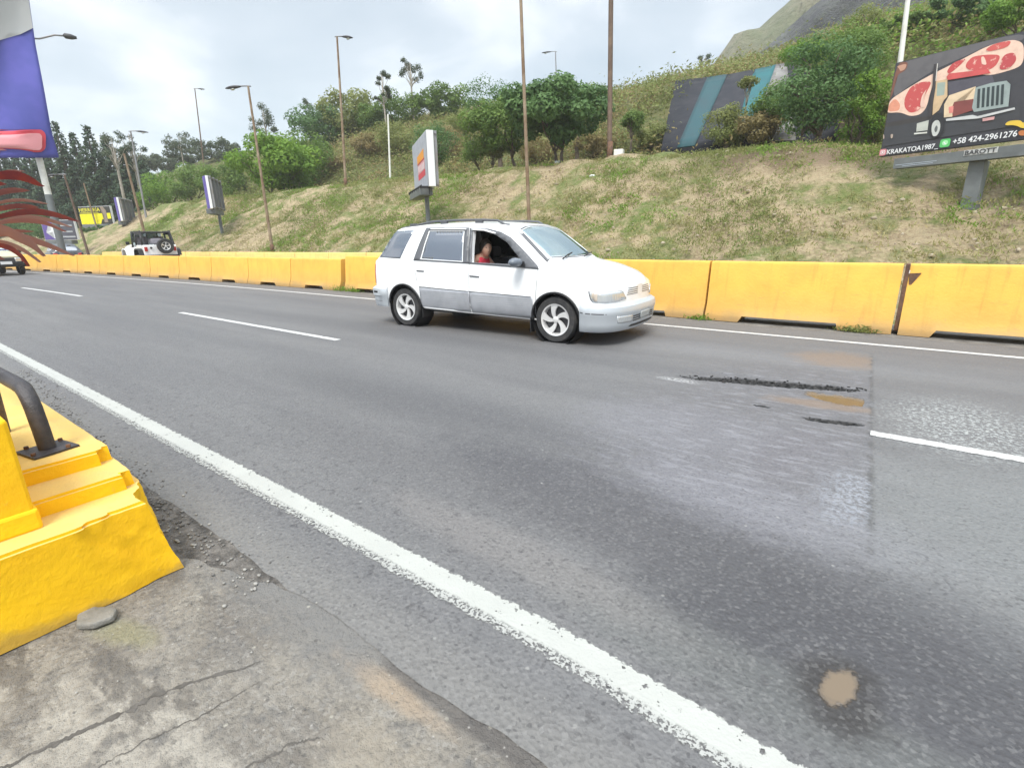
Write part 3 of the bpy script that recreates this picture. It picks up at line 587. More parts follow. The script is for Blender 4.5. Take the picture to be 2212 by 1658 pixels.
# ------------------------------------------------------------------ leaves
def leaf_mesh(name, cen, size, tint, flat=0., aspect=.55, up=None, nrm=None):
    n = len(cen); cen = np.asarray(cen); size = np.broadcast_to(size, (n,))
    a = rng.normal(size=(n, 3)); a[:, 2] *= (1 - flat)
    if up is not None: a = np.array([0, 0, 1.]) + a * up
    if nrm is not None:
        nn = nrm / np.linalg.norm(nrm, axis=1)[:, None]; a = a - (a * nn).sum(1)[:, None] * nn; a /= np.linalg.norm(a, axis=1)[:, None]; b = np.cross(nn, a)
    else: a /= np.linalg.norm(a, axis=1)[:, None]; b = rng.normal(size=(n, 3))
    b -= (b * a).sum(1)[:, None] * a; b /= np.linalg.norm(b, axis=1)[:, None]
    a = a * (size * .5)[:, None]; b = b * (size * .5 * aspect)[:, None]
    v = np.stack([cen - a, cen + b * .9 - a * .1, cen + a, cen - b * .9 - a * .1], 1).reshape(-1, 3)
    me = bpy.data.meshes.new(name); me.vertices.add(4 * n); me.vertices.foreach_set('co', v.ravel())
    me.loops.add(4 * n); me.loops.foreach_set('vertex_index', np.arange(4 * n)); me.polygons.add(n)
    me.polygons.foreach_set('loop_start', np.arange(n) * 4); me.polygons.foreach_set('loop_total', np.full(n, 4))
    t = me.attributes.new('tint', 'FLOAT', 'FACE'); t.data.foreach_set('value', np.asarray(tint, dtype=np.float32)); me.update(calc_edges=True); return me
def crown_pts(blobs, n, shell=.45):
    w_ = np.array([b[3] ** 2 for b in blobs]); idx = rng.choice(len(blobs), n, p=w_ / w_.sum()); B = np.array(blobs)[idx]
    d = rng.normal(size=(n, 3)); d /= np.linalg.norm(d, axis=1)[:, None]
    r = B[:, 3] * (shell + (1.08 - shell) * rng.random(n) ** .6)
    p = B[:, :3] + d * r[:, None] * np.array([1, 1, .72]); p += rng.normal(size=(n, 3)) * .04
    # clump shade: each blob gets its own tone
    bt = rng.random(len(blobs))[idx]; t = np.clip(.05 + .55 * bt + .4 * rng.random(n), 0, 1)
    return p, t, d * .9 + np.array([0, 0, .45]) + rng.normal(size=(n, 3)) * .38
def limb(mb, a, b, r0, r1, wob=.1, n=5):
    a, b = Vector(a), Vector(b); L = (b - a).length; pts = []
    for i in range(n + 1):
        t = i / n; p = a.lerp(b, t) + Vector((random.uniform(-1, 1), random.uniform(-1, 1), random.uniform(-.5, .5))) * L * wob * (0 < i < n) * .5
        p.z += L * .08 * math.sin(t * math.pi); pts.append(p)
    mb.tube(pts, [r0 + (r1 - r0) * i / n for i in range(n + 1)], 7)
def tree(px, Yp, ytop, ybot, wpx, kind, mat, label, cat='tree', group=None, seed=0, dens=1., dx=0, nstem=1, name=None, lean=0, bark=None, leaf=None, trunkw=1., pale=None):
    """px column, ground distance, crown top / bottom / width in picture units -> a tree of that real size"""
    st = random.getstate(); random.seed(seed + int(px))
    X, Y, _ = at(px, 400, Yp); g = tz(X, Y); k = 1 / pxm(X, Y, 4)
    top = zat(px + dx, ytop, X, Y) - g; bot = max(.1, zat(px + dx, ybot, X, Y) - g); W = wpx * k; hz = top - bot
    side = Vector((R[0][0], R[1][0], 0)).normalized(); off = side * dx * k
    root = thing(name or ('shrub' if kind == 'bush' else 'tree'), (X, Y, g - .05), 0, label, cat, group)
    blobs = []; tb = MB(); cen = Vector((off.x, off.y, bot + hz * .5)); tr = max(.05, .028 * top) * trunkw
    if kind == 'pine':
        for i in range(30):
            t = i / 30; rr = W * .5 * (1 - t) ** .8 + .15; a_ = i * 2.4
            for j in range(3):
                a2 = a_ + j * 2.1; blobs.append((math.cos(a2) * rr * .6, math.sin(a2) * rr * .6, bot + hz * t, max(.35, rr * .5)))
        tb.tube([(0, 0, 0), (0, 0, top * .5), (0, 0, top * .98)], [tr, tr * .7, .03], 8); n = int(9000 * dens); ls = leaf or max(.3, W * .075); shell = .1
    elif kind == 'euc':
        nb = 13; tips = []
        for i in range(nb):
            t = random.random(); a_ = random.uniform(0, 6.28); rr = W * .5 * random.uniform(.35, 1) * (1 - .35 * t)
            b_ = (off.x + math.cos(a_) * rr, off.y + math.sin(a_) * rr, bot + hz * (.1 + .85 * t), W * random.uniform(.09, .16)); blobs.append(b_)
        lim = [(0, 0, 0), (off.x * .3, off.y * .3, bot * .5), (off.x * .8, off.y * .8, bot), (off.x, off.y, bot + hz * .85)]
        tb.tube(lim, [tr * .7, tr * .6, tr * .45, .02], 7)
        for b_ in blobs: limb(tb, (off.x * .8, off.y * .8, bot * .8 + (b_[2] - bot) * .5), b_[:3], tr * .22, .015)
        n = int(1500 * dens); ls = leaf or max(.16, W * .045); shell = .2
    else:
        nb = 40 if kind == 'broad' else 34
        for i in range(nb):
            while True:
                p = Vector((random.uniform(-1, 1), random.uniform(-1, 1), random.uniform(-1, 1)))
                if .35 < p.length < 1: break
            if kind == 'broad' and p.z < -.3: p.xy = p.xy * .75
            blobs.append((cen.x + p.x * W * .44, cen.y + p.y * W * .44, cen.z + p.z * hz * .43, min(W, hz * 1.3) * random.uniform(.10, .20)))
        base = Vector((0, 0, 0))
        for s_ in range(nstem):
            j = Vector((random.uniform(-.12, .12), random.uniform(-.12, .12), 0)) * (nstem > 1) * top * .3
            fork = Vector((off.x * .45, off.y * .45, bot * .75)) + j * 3 + Vector((lean, 0, 0)); limb(tb, base + j, fork, tr / nstem ** .5, tr * .65 / nstem ** .5, .12)
            for b_ in random.sample(blobs, 6): limb(tb, fork, b_[:3], tr * .42 / nstem ** .5, .02, .16)
        n = int((6000 if kind == 'broad' else 5200) * dens); ls = leaf or max(.12, W * .040); shell = .6
    p, t, nr_ = crown_pts(blobs, n, shell)
    link('crown', leaf_mesh('crown', p, ls * rng.uniform(.6, 1.3, n), t, .2, .6, None, nr_), LM[mat], root)
    if kind == 'pine': tb = MB().tube([(0, 0, 0), (0, 0, top * .5), (0, 0, top * .95)], [tr, tr * .7, .03], 8)
    tb.build('trunk', M[bark or ('barkpale' if kind == 'euc' else 'bark')], root, smooth=True)
    if pale: MB().tube([(0, 0, 0), (lean * .3 + off.x * .12, off.y * .12, min(bot * .35, 1.0))], [tr * 1.08, tr * 1.0], 10).build('whitewash', M['whitepole'], root, smooth=True)
    random.setstate(st); return root
GH = 'trees and shrubs on the hillside behind the bank'
TR = [ # px, Yp, ytop, ybot, w, kind, mat, label, kwargs
 (1205, 26, 162, 312, 235, 'broad', 'deep', 'biggest round green tree with a forked leaning trunk, left of the dark rusted pole', dict(nstem=2, dens=2.3, dx=-10, pale=1, trunkw=1.3)),
 (1120, 26.5, 200, 330, 165, 'broad', 'green', 'green tree with a straight trunk on the crest, behind the tall brown pole', dict(dens=1.7, dx=-28)),
 (1085, 29, 158, 262, 95, 'broad', 'deep', 'open wispy tree rising left of the tall brown pole with sky showing through', dict(dens=.45, dx=-28)),
 (1240, 30, 178, 250, 110, 'broad', 'green', 'hazy green tree behind the right side of the big forked tree', dict(dens=.6, dx=25)),
 (1040, 26, 285, 352, 80, 'broad', 'green', 'small low tree with thin bare stems on the crest beside the grey billboard', dict(dens=.45, nstem=2, dx=-16)),
 (1064, 26, 300, 348, 62, 'broad', 'olive', 'small twiggy tree between the low tree and the straight trunked tree', dict(dens=.35, nstem=2)),
 (945, 27, 262, 352, 100, 'broad', 'deep', 'dense dark green bush tree right behind the grey billboard', dict(dens=.9)),
 (600, 27, 282, 414, 195, 'bush', 'bright', 'large bright green bushy tree on the crest behind the second lamp post from the left', dict(dens=1.6, nstem=3)),
 (655, 31, 275, 398, 150, 'bush', 'green', 'rounded green tree overlapping the large bright bushy tree on its right', dict(dens=1.1)),
 (703, 44, 225, 320, 125, 'broad', 'deep', 'bluish green tree left of the tallest lamp post', dict(dens=.9)),
 (770, 46, 188, 300, 150, 'broad', 'olive', 'broad olive green tree behind the tallest lamp post', dict(dens=1.2)),
 (822, 45, 222, 290, 110, 'broad', 'green', 'mid green tree at the foot of the thin tall eucalyptus', dict(dens=.9)),
 (880, 46, 198, 288, 115, 'broad', 'green', 'mid green tree below the sparse forked eucalyptus', dict(dens=.9)),
 (972, 49, 180, 280, 135, 'broad', 'green', 'wide rounded tree on the skyline above the grey billboard', dict(dens=1.2)),
 (1010, 38, 232, 300, 85, 'broad', 'olive', 'pale olive tree between the skyline tree and the brown pole group', dict(dens=.6)),
 (860, 36, 255, 345, 90, 'bush', 'olive', 'olive scrub tree behind the white pole', dict(dens=.9)),
 (800, 36, 290, 372, 100, 'bush', 'ochre', 'dry reddish brown shrub mass right of the tallest lamp post', dict(dens=.9)),
 (725, 34, 330, 395, 80, 'bush', 'ochre', 'dry ochre shrub at the foot of the tallest lamp post', dict(dens=.7)),
 (975, 34, 255, 345, 60, 'bush', 'ochre', 'pinkish dry shrub right of the dark bush by the grey billboard', dict(dens=.6)),
 (315, 31, 398, 455, 60, 'bush', 'bright', 'bright green shrub at the left end of the green shrub line', dict(dens=.8)),
 (358, 32, 368, 446, 90, 'bush', 'bright', 'rounded yellow green tree, second in the shrub line left of the purple end-on billboard', dict(dens=1.1)),
 (415, 32, 352, 432, 100, 'bush', 'green', 'rounded green tree behind the end-on purple billboard', dict(dens=1.2)),
 (480, 31, 345, 424, 95, 'bush', 'green', 'rounded green tree right of the end-on purple billboard', dict(dens=1.2)),
 (530, 34, 325, 410, 60, 'bush', 'green', 'green tree in the gap left of the second lamp post', dict(dens=.7)),
 (350, 62, 328, 372, 110, 'broad', 'euc', 'grey green tree on the far left skyline beside the dark conifers', dict(dens=.7)),
 (418, 60, 312, 362, 110, 'broad', 'euc', 'grey green tree on the far skyline left of the thin T-shaped lamp post', dict(dens=.7)),
 (480, 58, 298, 352, 110, 'broad', 'euc', 'grey green tree on the far skyline right of the thin T-shaped lamp post', dict(dens=.7)),
 (405, 56, 290, 322, 75, 'euc', 'euc', 'sparse spreading eucalyptus on the skyline left of the thin T-shaped lamp post', dict(dens=1)),
 (590, 42, 230, 290, 72, 'euc', 'euc', 'sparse eucalyptus crown above the large bright green bush', dict(dens=1.1)),
 (690, 47, 213, 285, 55, 'euc', 'euc', 'sparse eucalyptus left of the tallest lamp post', dict(dens=1)),
 (722, 49, 208, 260, 40, 'euc', 'euc', 'second sparse eucalyptus close against the tallest lamp post', dict(dens=.8)),
 (845, 42, 149, 222, 42, 'euc', 'euc', 'tall thin eucalyptus with a narrow crown above the white pole', dict(dens=1.4, dx=-3)),
 (902, 46, 126, 178, 58, 'euc', 'euc', 'tallest sparse forked eucalyptus with two bare stems', dict(dens=1.2)),
 (1502, 75, 118, 152, 34, 'euc', 'euc', 'tiny pair of thin trees on the ridge left of the mountain', dict(dens=.7)),
 (1735, 26, 80, 285, 185, 'broad', 'deep', 'large dark green tree with many stems in front of the painted wall', dict(dens=1.5, nstem=4, dx=8)),
 (1795, 31, 60, 190, 150, 'bush', 'green', 'mid green tree high on the slope behind the large multi-stemmed tree', dict(dens=1.1)),
 (1700, 36, 82, 150, 95, 'bush', 'bright', 'fresh green tree on the ridge above the bright teal panel', dict(dens=.9)),
 (1815, 42, 18, 115, 75, 'bush', 'olive', 'pale feathery bamboo clump high on the slope', dict(dens=.8)),
 (1880, 40, 48, 115, 120, 'bush', 'green', 'green shrubs on the upper slope left of the white flag pole', dict(dens=1)),
 (1985, 40, 10, 85, 150, 'bush', 'deep', 'dark green thicket on the upper slope above the meat billboard', dict(dens=1.3)),
 (2120, 36, 5, 80, 150, 'bush', 'bright', 'bright green thicket above the right end of the meat billboard', dict(dens=1.2)),
 (1560, 29.5, 222, 318, 100, 'bush', 'olive', 'olive shrub in front of the teal stripe at the foot of the wall', dict(dens=1.1)),
 (1622, 29, 238, 312, 90, 'bush', 'ochre', 'dry brownish shrub below the bright teal panel', dict(dens=1)),
 (1655, 29.5, 180, 285, 90, 'bush', 'green', 'green shrub left of the large multi-stemmed tree', dict(dens=1)),
 (1830, 29, 150, 300, 95, 'bush', 'bright', 'yellow green bush right of the large multi-stemmed tree', dict(dens=1.2)),
 (1870, 30, 190, 312, 80, 'bush', 'olive', 'olive green bush directly left of the white flag pole foot', dict(dens=1)),
 (1594, 30.2, 166, 190, 46, 'broad', 'olive', 'slender flat topped sapling with a pale stem in front of the painted wall', dict(dens=.25, bark='barkpale', trunkw=.5)),
 (1360, 31, 238, 285, 50, 'broad', 'green', 'small round tree on the slope right of the dark rusted pole', dict(dens=.5)),
 (1400, 32, 268, 320, 80, 'bush', 'olive', 'olive shrub at the left foot of the painted wall', dict(dens=.8)),
 (1280, 31, 285, 335, 90, 'bush', 'ochre', 'ochre shrub under the right side of the big forked tree', dict(dens=.8)),
 (1160, 31, 290, 350, 90, 'bush', 'ochre', 'ochre shrub seen between the trunks of the crest trees', dict(dens=.8)),
]
for t_ in TR: tree(*t_[:7], t_[7], group=GH, **t_[8])
GP = 'dark conifers at the far left'
PN = [(8, 34, 255, 'leftmost dark conifer, half cut by the picture edge behind the banner'), (42, 38, 285, 'dark conifer behind the blue banner'), (78, 34, 300, 'dark conifer behind the white banner pole'), (112, 40, 295, 'dark conifer directly right of the white banner pole'),
      (150, 34, 262, 'tallest dark conifer with the pointed top right of the banner'), (182, 40, 285, 'dark conifer between the two pointed conifers'), (214, 34, 270, 'second pointed conifer from the banner'), (247, 38, 292, 'third pointed dark conifer'),
      (282, 36, 318, 'dark conifer behind the pale leaning poles'), (312, 40, 345, 'shortest dark conifer at the right end of the conifer row')]
for px, Yp, yt, lb in PN: tree(px, Yp, yt, 500, 78, 'pine', 'pine', lb, group=GP, name='conifer', cat='conifer', dens=1.1)
tree(262, 33, 290, 345, 70, 'euc', 'euc', 'sparse flat crowned tree rising over the dark conifers on the left', group=GH, dens=1.2)
tree(300, 36, 276, 360, 62, 'euc', 'pine', 'tall dark sparse tree at the right of the conifer row', group=GH, dens=1.5)
for px, yt, lb in ((15, 440, 'low green shrub under the conifers at the left edge'), (70, 455, 'low green shrub behind the red leaved plant'), (190, 490, 'dark undergrowth shrub below the yellow billboard'), (235, 492, 'dark undergrowth shrub right of the yellow billboard post')):
    tree(px, 24, yt, 535, 80, 'bush', 'deep', lb, group=GH, dens=.7)
# hillside brush, grass : uncountable cover
def cover(name, n, X0, X1, Y0, Y1, mats, leaf, hgt, label, cat, per, sel=None, up=None, aspect=.5):
    P = []; T = []; cx_ = cy_ = 0
    for i_ in range(n):
        if up is None or i_ % 5 == 0: X = cx_ = X0 + (X1 - X0) * rng.random(); Yp = cy_ = Y0 + (Y1 - Y0) * rng.random()
        else: X = cx_ + rng.normal() * .16; Yp = max(Y0, cy_ + rng.normal() * .16)
        m_ = mnoise.noise((X * .22, Yp * .22, 3.3)) * .7 + mnoise.noise((X * .9, Yp * .9, 8)) * .3
        if sel and not sel(X, Yp, m_): continue
        g = terr(X, Yp); s_ = .5 + rng.random(); ct = min(1, max(0, .5 + m_ * 1.1 + rng.normal() * .12))
        q_ = rng.normal(size=(per, 3)) * np.array([.42, .42, .30 if up is None else .25]) * s_ * hgt; q_[:, 2] = np.abs(q_[:, 2]) + .02
        P.append(q_ + np.array([X, Yp + sh(X), g])); T.append(np.clip(ct + rng.normal(size=per) * .15, 0, 1))
    P = np.concatenate(P); T = np.concatenate(T)
    o = link(name, leaf_mesh(name, P, leaf * rng.uniform(.6, 1.4, len(P)), T, .1, aspect, up, None if up is not None else rng.normal(size=P.shape) * .5 + np.array([0, -.15, .6])), LM[mats]); return tag(o, label, cat, kind='stuff')
def nowall(X, Y, m_):
    if not 30.7 < Y < 39.7: return True
    t = (Y - 30) / 10; l0, l1, r0, r1 = at(1430, 331, 30)[0], at(1461, 181, 40)[0], at(1690, 310, 30)[0], at(1740, 140, 40)[0]
    return not (l0 + (l1 - l0) * t + .35 + .5 * m_ < X < r0 + (r1 - r0) * t)
cover('hillside_brush', 10500, -75, 32, 30, 62, 'olive', .24, 1.25, 'olive and ochre brush covering the hillside', 'brush', 17, lambda X, Y, m_: nowall(X, Y, m_))
cover('dry_hillside_brush', 9000, -65, 32, 28.5, 60, 'ochre', .22, 1.1, 'dry brown patches of brush on the hillside', 'brush', 16, lambda X, Y, m_: m_ > -.02 and nowall(X, Y, m_))
XG = at(1720, 300, 34)[0]
cover('green_hillside_brush', 5200, XG, 34, 29.5, 60, 'bright', .22, 1.15, 'bright green scrub covering the right part of the hillside', 'scrub', 17, lambda X, Y, m_: m_ > -.12 and nowall(X, Y, m_))
cover('bank_grass', 60000, -50, 16, 15.4, 29.5, 'grass', .105, .26, 'patchy dry and green grass on the bank', 'grass', 6, lambda X, Y, m_: m_ + rng.normal() * .22 > -.12, .8, .30)
cover('green_grass', 26000, -50, 16, 15.4, 30, 'lush', .115, .26, 'bright green grass patches on the bank and its crest', 'grass', 6, lambda X, Y, m_: (mnoise.noise((X * .16 + 9, Y * .3, 1)) > (.16 if X > -8 else .04)) or (24.3 < Y < 29 and (X > -2 or X < -14)), .8, .3)
# ------------------------------------------------------------------ painted slope wall and mountain
def wl(pb, pt, t, off=.0, yb=None, yt=None):
    yb = np.interp(pb, [1430, 1503, 1640, 1800], [331, 323, 315, 308]); yt = np.interp(pt, [1461, 1529, 1573, 1626, 1677, 1890], [181, 175, 168, 160, 148, 118])
    a = Vector(at(pb, yb, 30)); b = Vector(at(pt, yt, 40)); p = a.lerp(b, t); return p + Vector((0, -.8, .6)) * off
def wpanel(pb0, pb1, pt0, pt1, t0, t1, off, th, name, mat, parent):
    n = 10; vs = []; fs = []
    for i in range(n + 1):
        t = t0 + (t1 - t0) * i / n
        for s_ in (0, .25, .5, .75, 1): vs.append(wl(pb0 + (pb1 - pb0) * s_, pt0 + (pt1 - pt0) * s_, t, off))
    fs = [(i * 5 + k, i * 5 + k + 1, (i + 1) * 5 + k + 1, (i + 1) * 5 + k) for i in range(n) for k in range(4)]
    me = bpy.data.meshes.new(name); me.from_pydata(vs, [], fs); o = link(name, me, mat, None, True); so_ = o.modifiers.new('s', 'SOLIDIFY'); so_.thickness = th; so_.offset = -1
    reloc(o, parent); return o
wr_ = thing('painted_wall', wl(1430, 1461, 0), 0, 'steep dark retaining wall with two teal stripes rising from the bench to the hill', 'retaining wall')
M['wdark'] = dirty('dark_painted_shotcrete', (.011, .013, .022), (.034, .034, .04), .9, .9, (.42, .7), .6); M['wteal'] = dirty('teal_paint', (.004, .055, .068), (.014, .04, .052), .8, .7, (.45, .75), .4)
M['wteal2'] = dirty('bright_teal_paint', (.004, .105, .12), (.008, .07, .085), .8, .7, (.45, .75), .3); M['wgrey'] = dirty('bare_shotcrete', (.24, .235, .225), (.14, .13, .13), .9, .9, (.4, .6), .6)
wpanel(1430, 1800, 1461, 1890, 0, 1, .25, .6, 'wall_slab', M['wdark'], wr_)
wpanel(1465, 1503, 1529, 1573, .0, 1, .30, .05, 'teal_stripe', M['wteal'], wr_)
wpanel(1585, 1618, 1626, 1677, .30, 1, .30, .05, 'bright_teal_stripe', M['wteal2'], wr_)
wpanel(1618, 1720, 1677, 1700, .0, 1, .29, .05, 'grey_stripe', M['wgrey'], wr_)
wpanel(1790, 1800, 1855, 1887, .70, .97, .30, .05, 'teal_corner', M['wteal'], wr_)
def ridge(name, Yt, Yb, tops, mat, drop=60, label=None, seed=0):
    xs = np.linspace(tops[0][0], tops[-1][0], 90); ys = np.interp(xs, [p[0] for p in tops], [p[1] for p in tops]); vs = []; n = 26
    for i, (x_, y_) in enumerate(zip(xs, ys)):
        T = np.array(at(x_, y_, Yt)); d = T[:2] / np.hypot(*T[:2])
        for j in range(n):
            t = j / (n - 1); z_ = T[2] * (1 - t) ** 1.15; X, Y = T[0] - d[0] * (Yt - Yb) * t, T[1] - (Yt - Yb) * t
            nn = mnoise.noise((X * .035 + seed, Y * .035, z_ * .03)) * 6 + mnoise.noise((X * .12, Y * .12, z_ * .1 + seed)) * 4 + mnoise.noise((X * .3, Y * .3, z_ * .3)) * 1.6
            vs.append((X + nn * (j > 0), Y - nn * (j > 0) * .8, z_ + nn * .5 * (.25 if j == 0 else 1)))
    vs += [(x0 - 0, y0 + 90, -5) for x0, y0, z0 in vs[0::n]]; B = len(xs) * n
    fs = [(i * n + j, i * n + j + 1, (i + 1) * n + j + 1, (i + 1) * n + j) for i in range(len(xs) - 1) for j in range(n - 1)]
    fs += [(i * n, (i + 1) * n, B + i + 1, B + i) for i in range(len(xs) - 1)]
    me = bpy.data.meshes.new(name); me.from_pydata(vs, [], fs); o = link(name, me, mat, smooth=True); return tag(o, kind='structure')
q = NT('mountain_scrub'); n_ = q.noise(.03, 6, .6); f = q.noise(.35, 6, .7)
c = q.mix(q.rng(n_, .42, .6), (.13, .16, .075), (.22, .205, .14)); c = q.mix(q.rng(f, .45, .7, 0, .6), c, (.09, .12, .06)); q.col(c).rough(1); q.bump(f, 1, 2.5); M['mountain'] = q.m
q = NT('dark_rock'); n_ = q.noise(.12, 6, .65); f = q.noise(.8, 5, .7); c = q.mix(q.rng(n_, .40, .62), (.062, .064, .075), (.13, .135, .13)); c = q.mix(q.rng(f, .5, .75, 0, .5), c, (.12, .15, .07)); q.col(c).rough(1); q.bump(f, 1, 1.5); M['rock'] = q.m
ridge('mountain', 190, 120, [(1380, 235), (1480, 200), (1512, 165), (1532, 148), (1560, 112), (1586, 74), (1612, 66), (1640, 62), (1662, 42), (1700, 8), (1760, -50), (1900, -170), (2200, -380), (2600, -560)], M['mountain'])
ridge('rocky_ridge', 130, 85, [(1560, 205), (1600, 160), (1640, 118), (1685, 78), (1714, 52), (1749, 20), (1785, -6), (1850, -45), (1950, -100), (2300, -260), (2700, -430)], M['rock'], seed=8)
# ------------------------------------------------------------------ lamp posts and poles
def post(pb, Yp, pt, yt, mat, r0, r1, head=None, label='', cat='street lamp', name='street_lamp', group=None, band=None, headw=.9, arm=True):
    X, Y, _ = at(pb, 480, Yp); g = tz(X, Y); yb_ = None
    zt = zat(pt, yt, X, Y); Ht = zt - g; side = Vector((R[0][0], R[1][0], 0)).normalized()
    # lean, if the top is not plumb above the foot
    d = ray(pt, yt); k = math.hypot(X, Y) / math.hypot(d[0], d[1]); T = Vector((d[0] * k, d[1] * k, zt)); off = T - Vector((X, Y, zt)); off.z = 0
    if off.length > .05 * Ht: off *= .05 * Ht / off.length
    rt = thing(name, (X, Y, g - .1), 0, label, cat, group)
    r0 *= .82; r1 *= .82; MB().tube([(0, 0, 0), off * .5 + Vector((0, 0, Ht * .5)), off + Vector((0, 0, Ht + .1))], [r0, (r0 + r1) / 2, r1], 12).build('pole', M[mat], rt, smooth=True, auto=50)
    if head:
        headw *= 1.15; sx = side * head; top = off + Vector((0, 0, Ht + .1))
        if arm: MB().tube([top - sx * .15, top + Vector((0, 0, .03)), top + sx * headw * .5 + Vector((0, 0, .02))], .035, 8).build('arm', M['greypole'], rt, smooth=True)
        hb = MB(); a0 = top + sx * headw * .45; u_ = sx.normalized(); v_ = Vector((-u_.y, u_.x, 0)); L = headw
        ring = []; prof = [(0, .05, .04), (.15, .10, .07), (.4, .16, .10), (.7, .15, .09), (.92, .08, .05), (1, .02, .02)]
        for s_, w_, h_ in prof:
            for a_ in range(10):
                an = a_ * math.pi / 5; ring.append(a0 + u_ * (s_ * L) + v_ * math.cos(an) * w_ + Vector((0, 0, math.sin(an) * h_ * (1 if math.sin(an) > 0 else .55) - s_ * .10 * L)))
        hb.add(ring, [(i * 10 + k_, i * 10 + (k_ + 1) % 10, (i + 1) * 10 + (k_ + 1) % 10, (i + 1) * 10 + k_) for i in range(5) for k_ in range(10)] + [tuple(range(9, -1, -1)), tuple(range(50, 60))])
        hb.build('lamp_head', M['dark'], rt, smooth=True)
        lb = MB().ball(a0 + u_ * (.55 * L) + Vector((0, 0, -.075 - .055 * L)), (.2 * L, .10, .05), 10); lb.build('lamp_glass', M['lens'], rt, smooth=True)
    if band: MB().tube([(0, 0, 0), (0, 0, band)], r0 * 1.15, 12).build('base_collar', M['rust'], rt, smooth=True)
    return rt
GL = 'lamp posts along the highway'
post(580, 16.8, 536, 187, 'rustpole', .11, .065, -1, 'lamp post with its head pointing left, in front of the large bright green tree', group=GL, band=.5, headw=.75)
post(755, 24.3, 728, 80, 'rustpole', .12, .07, 1, 'tallest lamp post with its head pointing right, on the crest left of the grey billboard', group=GL, band=.6, headw=.62)
post(460, 44, 430, 193, 'darkpole', .12, .07, 1, 'thin distant dark lamp post with a flat T top, left of the bright green tree', group=GL, headw=.8)
post(1201, 60, 1200, 112, 'greypole', .10, .07, -1, 'small pale lamp post head rising above the big forked tree', group=GL, headw=1.0)
post(176, 14.9, 133, 377, 'darkpole', .12, .07, -1, 'low lamp post with a pale head in front of the dark conifers', group=GL, headw=.8)
post(309, 17, 268, 332, 'rustpole', .13, .08, None, 'brown pole without a head beside the end-on board near the off-road car', 'pole', 'bare_pole')
post(318, 22, 282, 284, 'greypole', .11, .07, 1, 'pale lamp post at the right edge of the dark conifers', group=GL, headw=.9)
post(207, 24, 166, 395, 'rustpole', .10, .07, None, 'thin tan pole rising behind the yellow lettered billboard', 'pole', 'bare_pole')
post(1146, 16.3, 1119, -160, 'rustpole', .085, .06, None, 'tall light brown pole rising right behind the roof of the white van', 'pole', 'utility_pole')
post(1312, 25, 1321, -130, 'darkpole', .15, .13, None, 'thick dark rusted pole on the crest right of the big forked tree', 'pole', 'utility_pole', band=1.0)
post(850, 24.8, 838, 247, 'whitepole', .085, .06, None, 'short white painted pole left of the grey billboard', 'flagpole', 'white_pole')
post(1894, 24.6, 1952, -70, 'whitepole', .12, .085, None, 'tall white pole leaning right, at the left edge of the meat billboard', 'flagpole', 'white_pole')
# bannered lamp post in the median
X, Y, _ = at(140, 560, 9.6); bz = zat(22, 82, X, Y)
rt = thing('banner_post', (X, Y, 0), 0, 'white lamp post carrying the big blue banner, its arm reaching right over the road', 'street lamp')
MB().tube([(0, 0, 0), (0, 0, 4)], .17, 14).build('pole_foot', M['steelgrey'], rt, smooth=True, auto=50)
MB().tube([(0, 0, 4), (0, 0, bz + 3)], [.155, .12], 14).build('pole', M['whitepole'], rt, smooth=True, auto=50)
sd_ = Vector((R[0][0], R[1][0], 0)).normalized(); o_ = Vector((X, Y, 0)); D_ = math.hypot(X, Y)
MB().tube([(0, 0, bz), far(85, 84, D_) - o_, far(118, 76, D_) - o_, far(140, 78, D_) - o_], .04, 8).build('arm', M['greypole'], rt, smooth=True)
a0 = far(136, 77, D_) - o_; b0 = far(166, 82, D_) - o_
hb = MB().tube([a0, a0.lerp(b0, .15), a0.lerp(b0, .6), b0], [.05, .13, .13, .06], 8); hb.build('lamp_head', M['dark'], rt, smooth=True)
rt = thing('hanging_banner', (X, Y, 0), 0, 'big blue violet fabric banner with a red rounded box, hung on the white lamp post', 'banner')
edge = [(58, -80), (63, 0), (77, 98), (94, 186), (111, 282), (128, 341)]
def bpnt(s_, y_, dd=0):
    xr = np.interp(y_, [e_[1] for e_ in edge], [e_[0] for e_ in edge]); x_ = -230 + (xr + 230) * s_
    return far(x_, y_, D_ - .35 - dd + .16 * math.sin(x_ * .021 + y_ * .012) + .07 * math.sin(x_ * .05 - y_ * .03)) - o_
vs = []; ns, nr = 34, 44
for j in range(nr + 1):
    for i in range(ns + 1): vs.append(bpnt(i / ns, -80 + 421 * j / nr))
fs = [(j * (ns + 1) + i, j * (ns + 1) + i + 1, (j + 1) * (ns + 1) + i + 1, (j + 1) * (ns + 1) + i) for j in range(nr) for i in range(ns)]
q = NT('banner_cloth'); q.col(q.mix(q.rng(q.noise(.9, 3), .4, .65), (.075, .085, .36), (.10, .10, .42))).rough(.7); M['banner'] = q.m; M['bannergrey'] = simple('pale_grey_cloth', (.42, .43, .44), .7)
me = bpy.data.meshes.new('banner_cloth'); me.from_pydata(vs, [], fs); o = link('banner_cloth', me, [M['banner'], M['bannergrey']], rt, True)
for p in me.polygons:
    j = p.index // ns; i = p.index % ns; yy = -80 + 421 * j / nr; xx = -230 + 290 * i / ns
so_ = o.modifiers.new('s', 'SOLIDIFY'); so_.thickness = .02
